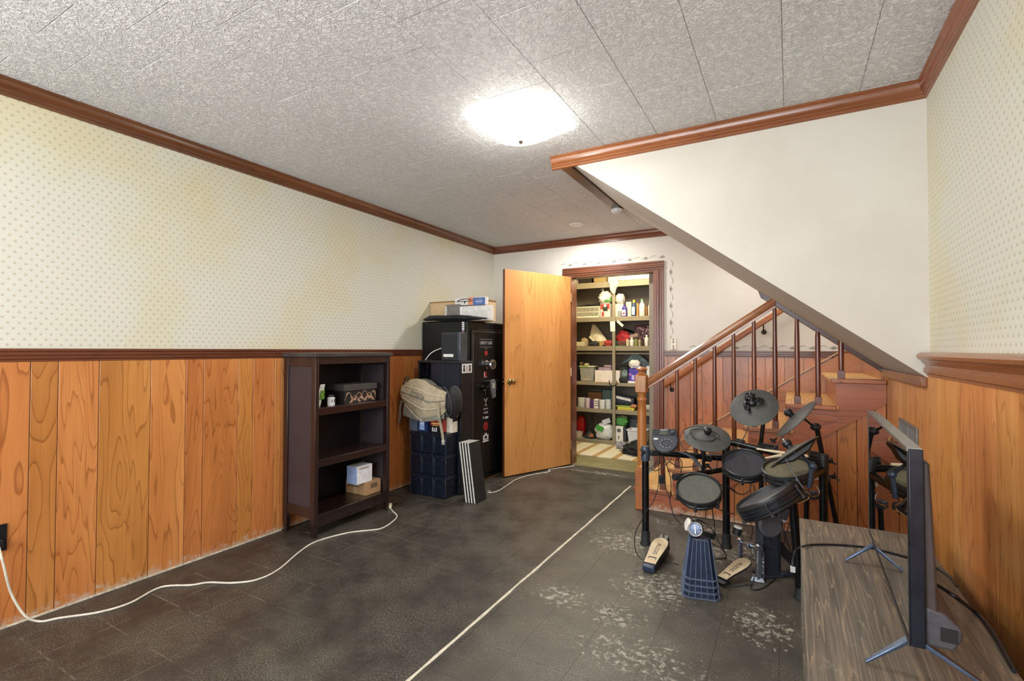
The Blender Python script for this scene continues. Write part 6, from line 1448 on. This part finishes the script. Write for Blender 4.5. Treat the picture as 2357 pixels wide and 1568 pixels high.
cbox('white_carton', 'white carton at the right end of the fourth closet shelf', 'box', 1488, 1503, 843, 'D', 6.26, '#dcd9d2', .06)
cblob('dark_handbag', 'dark grey bag behind the long white box, right of the post', 'bag', 1420, 1446, 843, 'D', 6.36, '#3c3e3d', .05, .25, 4)
t = thing('ring_strap', 'black loop strap hanging round the closet shelf post', 'strap', (-1.98, FY - .03, .78)); cc_ = oy(1411, 880, FY - .026)
MB().tube([cc_ + Vector((.052 * cos(a), 0, .046 * sin(a))) for a in [radians(150 + k * 12) for k in range(21)]], .006, 8).build('loop', BLACK, t)
MB().tube([oy(1405, 890, FY - .026), oy(1406, 905, FY - .024), oy(1404, 915, FY - .022), oy(1407, 925, FY - .022)], .003, 6, 4).build('cord', BLACK, t)
# --- fifth shelf
z = LV['E']
ccyl('dark_canister', 'dark canister half hidden at far left of the fifth shelf', 'canister', 1317, 1326, 918, 'E', 6.27, '#24221f')
ccyl('white_paint_tub', 'white printed tub, first of the row on the fifth shelf', 'tub', 1327.5, 1344, 916, 'E', 6.215, '#d2d4cc')
t = ccyl('pink_tub', 'pink and white tub second in the row on the fifth shelf', 'tub', 1346, 1356.5, 917, 'E', 6.215, '#d9c2cc')[0]
t = ccyl('purple_can', 'purple and white can third in the row on the fifth shelf', 'can', 1357, 1365.5, 920, 'E', 6.212, '#54346f')[0]
t, X, zb_, zt_ = cbox('white_printed_box', 'small white box with black script beside the purple can', 'box', 1366.5, 1376.5, 919, 'E', 6.225, '#e3ddd2', .07)
b = MB()
for k in range(3):
    for j in range(3): b.box(X[0] + .012 + j * .022, X[0] + .026 + j * .022, 6.2238, 6.2248, zb_ + .03 + k * .03, zb_ + .042 + k * .03)
stuff(b.build('script', M('#3a3330', .6), t, smooth=False))
ccyl('white_cylinder', 'plain white cylinder tub left of the two by the shelf post', 'tub', 1377.5, 1391, 921, 'E', 6.212, '#dcdedd')
ccyl('white_cylinder', 'plain white cylinder tub right beside the shelf post', 'tub', 1392, 1405, 920, 'E', 6.208, '#cfd2d0')
cbox('brown_carton', 'brown cardboard carton behind the row on the fifth shelf', 'box', 1353, 1384.5, 903, 'E', 6.42, '#93663f', .14)
cbox('teal_box', 'teal plastic box at the back of the fifth shelf by the post', 'box', 1386, 1409, 898, 'E', 6.42, '#5d7a74', .14)
cbox('grey_teal_box', 'flat grey-green box at the back of the fifth shelf, left of the teal one', 'box', 1358, 1384, 896, 'E', 6.57, '#6d7a70', .04)
t, X, zb_, zt_ = cbox('yellow_book', 'yellow book lying flat on the right half of the fifth shelf', 'book', 1421, 1459, 938.5, 'E', 6.215, '#d8c74a', .14, z0=z + .0)
decal(t, X[0] + .02, X[1] - .02, (zb_ + zt_) / 2 - .004, (zb_ + zt_) / 2 + .003, 6.215, '#8a7a22', 'spine_line')
cb = zt_
t, X, zb_, zt_ = cbox('green_book', 'green book lying on the yellow one on the fifth shelf', 'book', 1416, 1452, 934, 'E', 6.23, '#8d9c4a', .13, z0=cb + .001); cb2 = zt_
cblob('orange_packet', 'small orange and white packet at the end of the book pile', 'packet', 1450, 1464, 932, 'E', 6.20 + .01, '#b87a4c', .03, .35, 3, 3, z0=cb + .001)
t = thing('folded_tote', 'navy and white folded bag slumped on top of the books', 'bag', (-1.85, 6.3, cb2)); X = xs(1416, 1458, 6.24)
def tote(u, v):
    a = 2 * pi * v; x = X[0] + (X[1] - X[0]) * u; top = zz(1416 + 42 * u, 908 + 9 * u, 6.24); hz3 = (top - cb2) / 2
    sg = lambda q: math.copysign(abs(q) ** .6, q)
    return (x, 6.31 + .065 * sg(cos(a)), cb2 + .002 + hz3 + hz3 * sg(sin(a)) * (1 + .08 * sin(u * 12)))
loft(tote, 16, 20).build('body', M('#272c3a', .6, 0, .25, .2, 30), t, ang=60)
MB().extr([(X[0] + .01, 6.243, zz(1417, 911, 6.24)), (X[1] - .04, 6.243, zz(1450, 919, 6.24)), (X[1] - .03, 6.243, zz(1452, 925, 6.24)), (X[0] + .01, 6.243, zz(1417, 917, 6.24))], (0, .003, 0)).build('white_flap', M('#cfcac4', .6), t)
cblob('black_pouch', 'black pouch with strap behind the newel on the fifth shelf', 'pouch', 1462, 1475, 917, 'E', 6.3, '#1d1c1b', .05, .35, 5)
X = xs(1472, 1503, 6.24); t = thing('paper_roll', 'white and grey roll lying at the right end of the fifth shelf', 'roll', ((X[0] + X[1]) / 2, 6.28, z))
MB().cyl((X[0], 6.28, z + .046), (X[1], 6.28, z + .040), .040, n=22).build('body', M('#a9a49a', .6), t); MB().cyl((X[0] - .004, 6.28, z + .046), (X[0] + .05, 6.28, z + .045), .0415, n=22).build('end_wrap', WHITE, t)
# --- bottom shelf
z = LV['F']
cblob('red_bag', 'glossy red bag standing at the left of the bottom closet shelf', 'bag', 1326, 1345, 957, 'F', 6.36, '#c01d22', .05, .12, 5, 2, mat=M('#b8161b', .25, 0, .1), sq=.7)
t, X, zb_, h, cx, r = ccyl('pet_bowl', 'cream bowl in front of the red bag on the bottom shelf', 'bowl', 1319, 1338, 995, 'F', 6.215, '#c9c0ac', prof=lambda r, h: [(r * .8, 0), (r, h), (r * .93, h), (r * .7, .012), (.001, .010)])
t = thing('floor_brush', 'dark round floor brush head with upright handle on the bottom shelf', 'brush', (-2.25, 6.28, z)); X = xs(1340, 1366, 6.22); cx = (X[0] + X[1]) / 2
MB().lathe([(.075, 0), (.082, .018), (.075, .032), (.05, .06), (.02, .085), (.012, .09)], (cx, 6.30, z + .001), 26).build('head', M('#2c2b29', .5), t); MB().cyl((cx + .0, 6.30, z + .08), (cx + .02, 6.36, z + .36), .008, n=10).build('handle', M('#1f1e1c', .5), t)
q = oy(1362, 992, 6.21); t = tag(MB().box(q.x - .022, q.x + .022, 6.204, 6.212, z + .03, z + .07).build('orange_tag', M('#b8683a', .6)), 'small orange tag leaning on the round floor brush', 'tag')
q = None
t, X, zb_, zt_ = cblob('white_grocery_bag', 'white translucent grocery bag left of the post on the bottom shelf', 'bag', 1367, 1409, 976, 'F', 6.215, '#d5d8d6', .08, .22, 2, 2.5)
MB().at(frame(oy(1381, 986, 6.205), (1, 0, -.35), (0, -1, 0))).box(-.055, .045, -.035, .03, -.008, .004).build('green_flap', M('#3f9a3a', .5), t, bev=.002)
MB().at(frame(oy(1396, 970, 6.24), (1, 0, .4), (0, -1, 0))).box(-.06, .05, -.03, .03, -.02, .004).build('printed_carton', M('#c8ccd4', .5), t, bev=.002)
t, X, zb_, zt_ = cbox('white_appliance_box', 'white box with a round black picture right of the post, bottom shelf', 'box', 1415, 1433.5, 982, 'F', 6.215, '#dedbd3', .12, z0=z)
MB().lathe([(.012, 0), (.024, 0), (.024, .002), (.012, .002)], ((X[0] + X[1]) / 2 + .0, 6.214, zt_ - .05), 20, (0, -1, 0), caps=False).lathe([(.008, 0), (.008, .002)], ((X[0] + X[1]) / 2, 6.214, zt_ - .05), 12, (0, -1, 0)).build('round_picture', M('#1d1d1f', .5), t)
decal(t, (X[0] + X[1]) / 2 - .008, (X[0] + X[1]) / 2 + .004, zb_ + .03, zb_ + .075, 6.215, '#33332f', 'figure'); cb = zt_
cbox('dark_box', 'dark box beside the white appliance box on the bottom shelf', 'box', 1434.5, 1441, 984, 'F', 6.24, '#2f323a', .12)
t, X, zb_, zt_ = cblob('green_bag', 'green and tan printed packet on top of the white appliance box', 'packet', 1414, 1443, 961, 'F', 6.25, '#4f9440', .05, .35, 4, 3, z0=cb + .002)
MB().blob(((X[0] + X[1]) / 2, 6.32, zt_ - .012), (.07, .03, .03), .3, 3, 6).build('tan_top', M('#8f7d5e', .7), t)
X = xs(1442, 1482, 6.18 - .02); Yb = 6.155
t = thing('white_bin', 'white open rectangular bin standing at the foot of the closet shelves', 'bin', ((X[0] + X[1]) / 2, 6.1, .0)); zt_ = zz(1460, 990, 5.99)
y0b, y1b = 5.99, 6.17; X = xs(1443, 1486, 5.99)
b = MB(); th = .004
a_ = (X[0] + .025, X[1] - .025, y0b + .02, y1b - .015); c_ = (X[0], X[1], y0b, y1b)
for wall in range(4):
    def cor(r, k): return [(r[0], r[2]), (r[1], r[2]), (r[1], r[3]), (r[0], r[3])][k % 4]
    p, q2 = cor(a_, wall), cor(a_, wall + 1); P_, Q_ = cor(c_, wall), cor(c_, wall + 1); cen = ((X[0] + X[1]) / 2, (y0b + y1b) / 2)
    def ins(v): dx, dy = cen[0] - v[0], cen[1] - v[1]; L2 = sqrt(dx * dx + dy * dy); return (v[0] + dx / L2 * th * 1.5, v[1] + dy / L2 * th * 1.5)
    pts = [(*p, .019), (*q2, .019), (*Q_, zt_), (*P_, zt_), (*ins(p), .019), (*ins(q2), .019), (*ins(Q_), zt_), (*ins(P_), zt_)]
    b.add(pts, [(0, 1, 2, 3), (7, 6, 5, 4), (0, 4, 5, 1), (1, 5, 6, 2), (2, 6, 7, 3), (3, 7, 4, 0)])
b.box(a_[0], a_[1], a_[2], a_[3], .019, .025); b.build('tub', M('#d6d6d2', .5), t, smooth=False)
MB().box(c_[0] - .008, c_[1] + .008, c_[2] - .008, c_[2] + .004, zt_ - .012, zt_).box(c_[0] - .008, c_[0] + .002, c_[2] + .004, c_[3], zt_ - .012, zt_).box(c_[0] + .002, c_[1] + .008, c_[3] - .002, c_[3] + .006, zt_ - .012, zt_).build('rim', M('#dededa', .5), t, bev=.002)
cbox('grey_board', 'flat dark grey panel leaning at the right of the bottom closet shelf', 'board', 1448, 1500, 966, 'F', 6.42, '#54565a', .02)
cbox('grey_crate', 'grey flared crate at the right back of the bottom shelf', 'crate', 1463, 1509, 975, 'F', 6.32, '#6c6d6c', .06)
# rug and cloth on the closet floor
rg = G('striped_cotton_rug'); p = rg.tc.outputs['Object']; x_, y_, z_ = rg.sep(p)
nr = rg.noise(p, 60, 4, .7); st = rg.math('FRACT', rg.math('MULTIPLY', rg.math('ADD', x_, rg.math('MULTIPLY', nr, .03)), 4.3))
sd = rg.math('MULTIPLY', rg.sm(st, .62, .68), rg.sm(st, .95, .88))
RUGM = rg.P(Base_Color=rg.mix(rg.math('MULTIPLY', sd, rg.math('ADD', .5, nr)), rg.mix(nr, c('#e6dfc6'), c('#cfc6a8')), c('#b3925a')), Roughness=.95, Normal=rg.bump(nr, .6, .006))
t = thing('striped_rug', 'cream woven rug with tan stripes on the closet floor', 'rug', (-1.9, 5.83, 0))
b = MB().grid(lambda u, v: (CX0 + .04 + u * 1.33, 5.43 + v * .745 + .01 * sin(u * 20), .004 + .003 * noise.noise(Vector((u * 12, v * 8, 0)))), 60, 24, (0, 0, .009)); b.build('weave', RUGM, t)
t = thing('black_jacket', 'black garment heaped on the rug by the white bin', 'jacket', (-1.55, 5.75, .02))
q = oz(1462, 1050, .015); 
MB().blob((q.x + .03, q.y + .14, .075), (.17, .17, .085), .38, 3, 12, 44, 26, floor=.022).blob((q.x - .07, q.y + .1, .04), (.11, .08, .05), .3, 3, 3, 30, 18, floor=.022).build('cloth', M('#17181c', .75, 0, .3, .4, 30), t, ang=80)
MB().ribbon([(q.x - .12, q.y + .16, .03), (q.x - .19, q.y + .14, .026), (q.x - .24, q.y + .17, .026)], (0, .022, 0), (0, 0, .004)).build('strap', M('#2b2c30', .6), t)
q = oz(1434, 1028, .03)
t = thing('crumpled_plastic', 'crumpled grey plastic wrap on the rug before the white bin', 'plastic wrap', (q.x, q.y, .02)); MB().blob((q.x, q.y - .06, .05), (.07, .055, .045), .5, 4, 9, 30, 18, floor=.0225).build('body', M('#9a989c', .3, 0, .2), t, ang=30)
# white pipe in the closet corner beside the casing
t = tag(MB().cyl((DX1 - .030, 5.12, .003), (DX1 - .030, 5.12, 1.30), .012, n=14).build('white_pole', WHITE), 'thin white pole standing just inside the closet beside the right door jamb', 'pole')
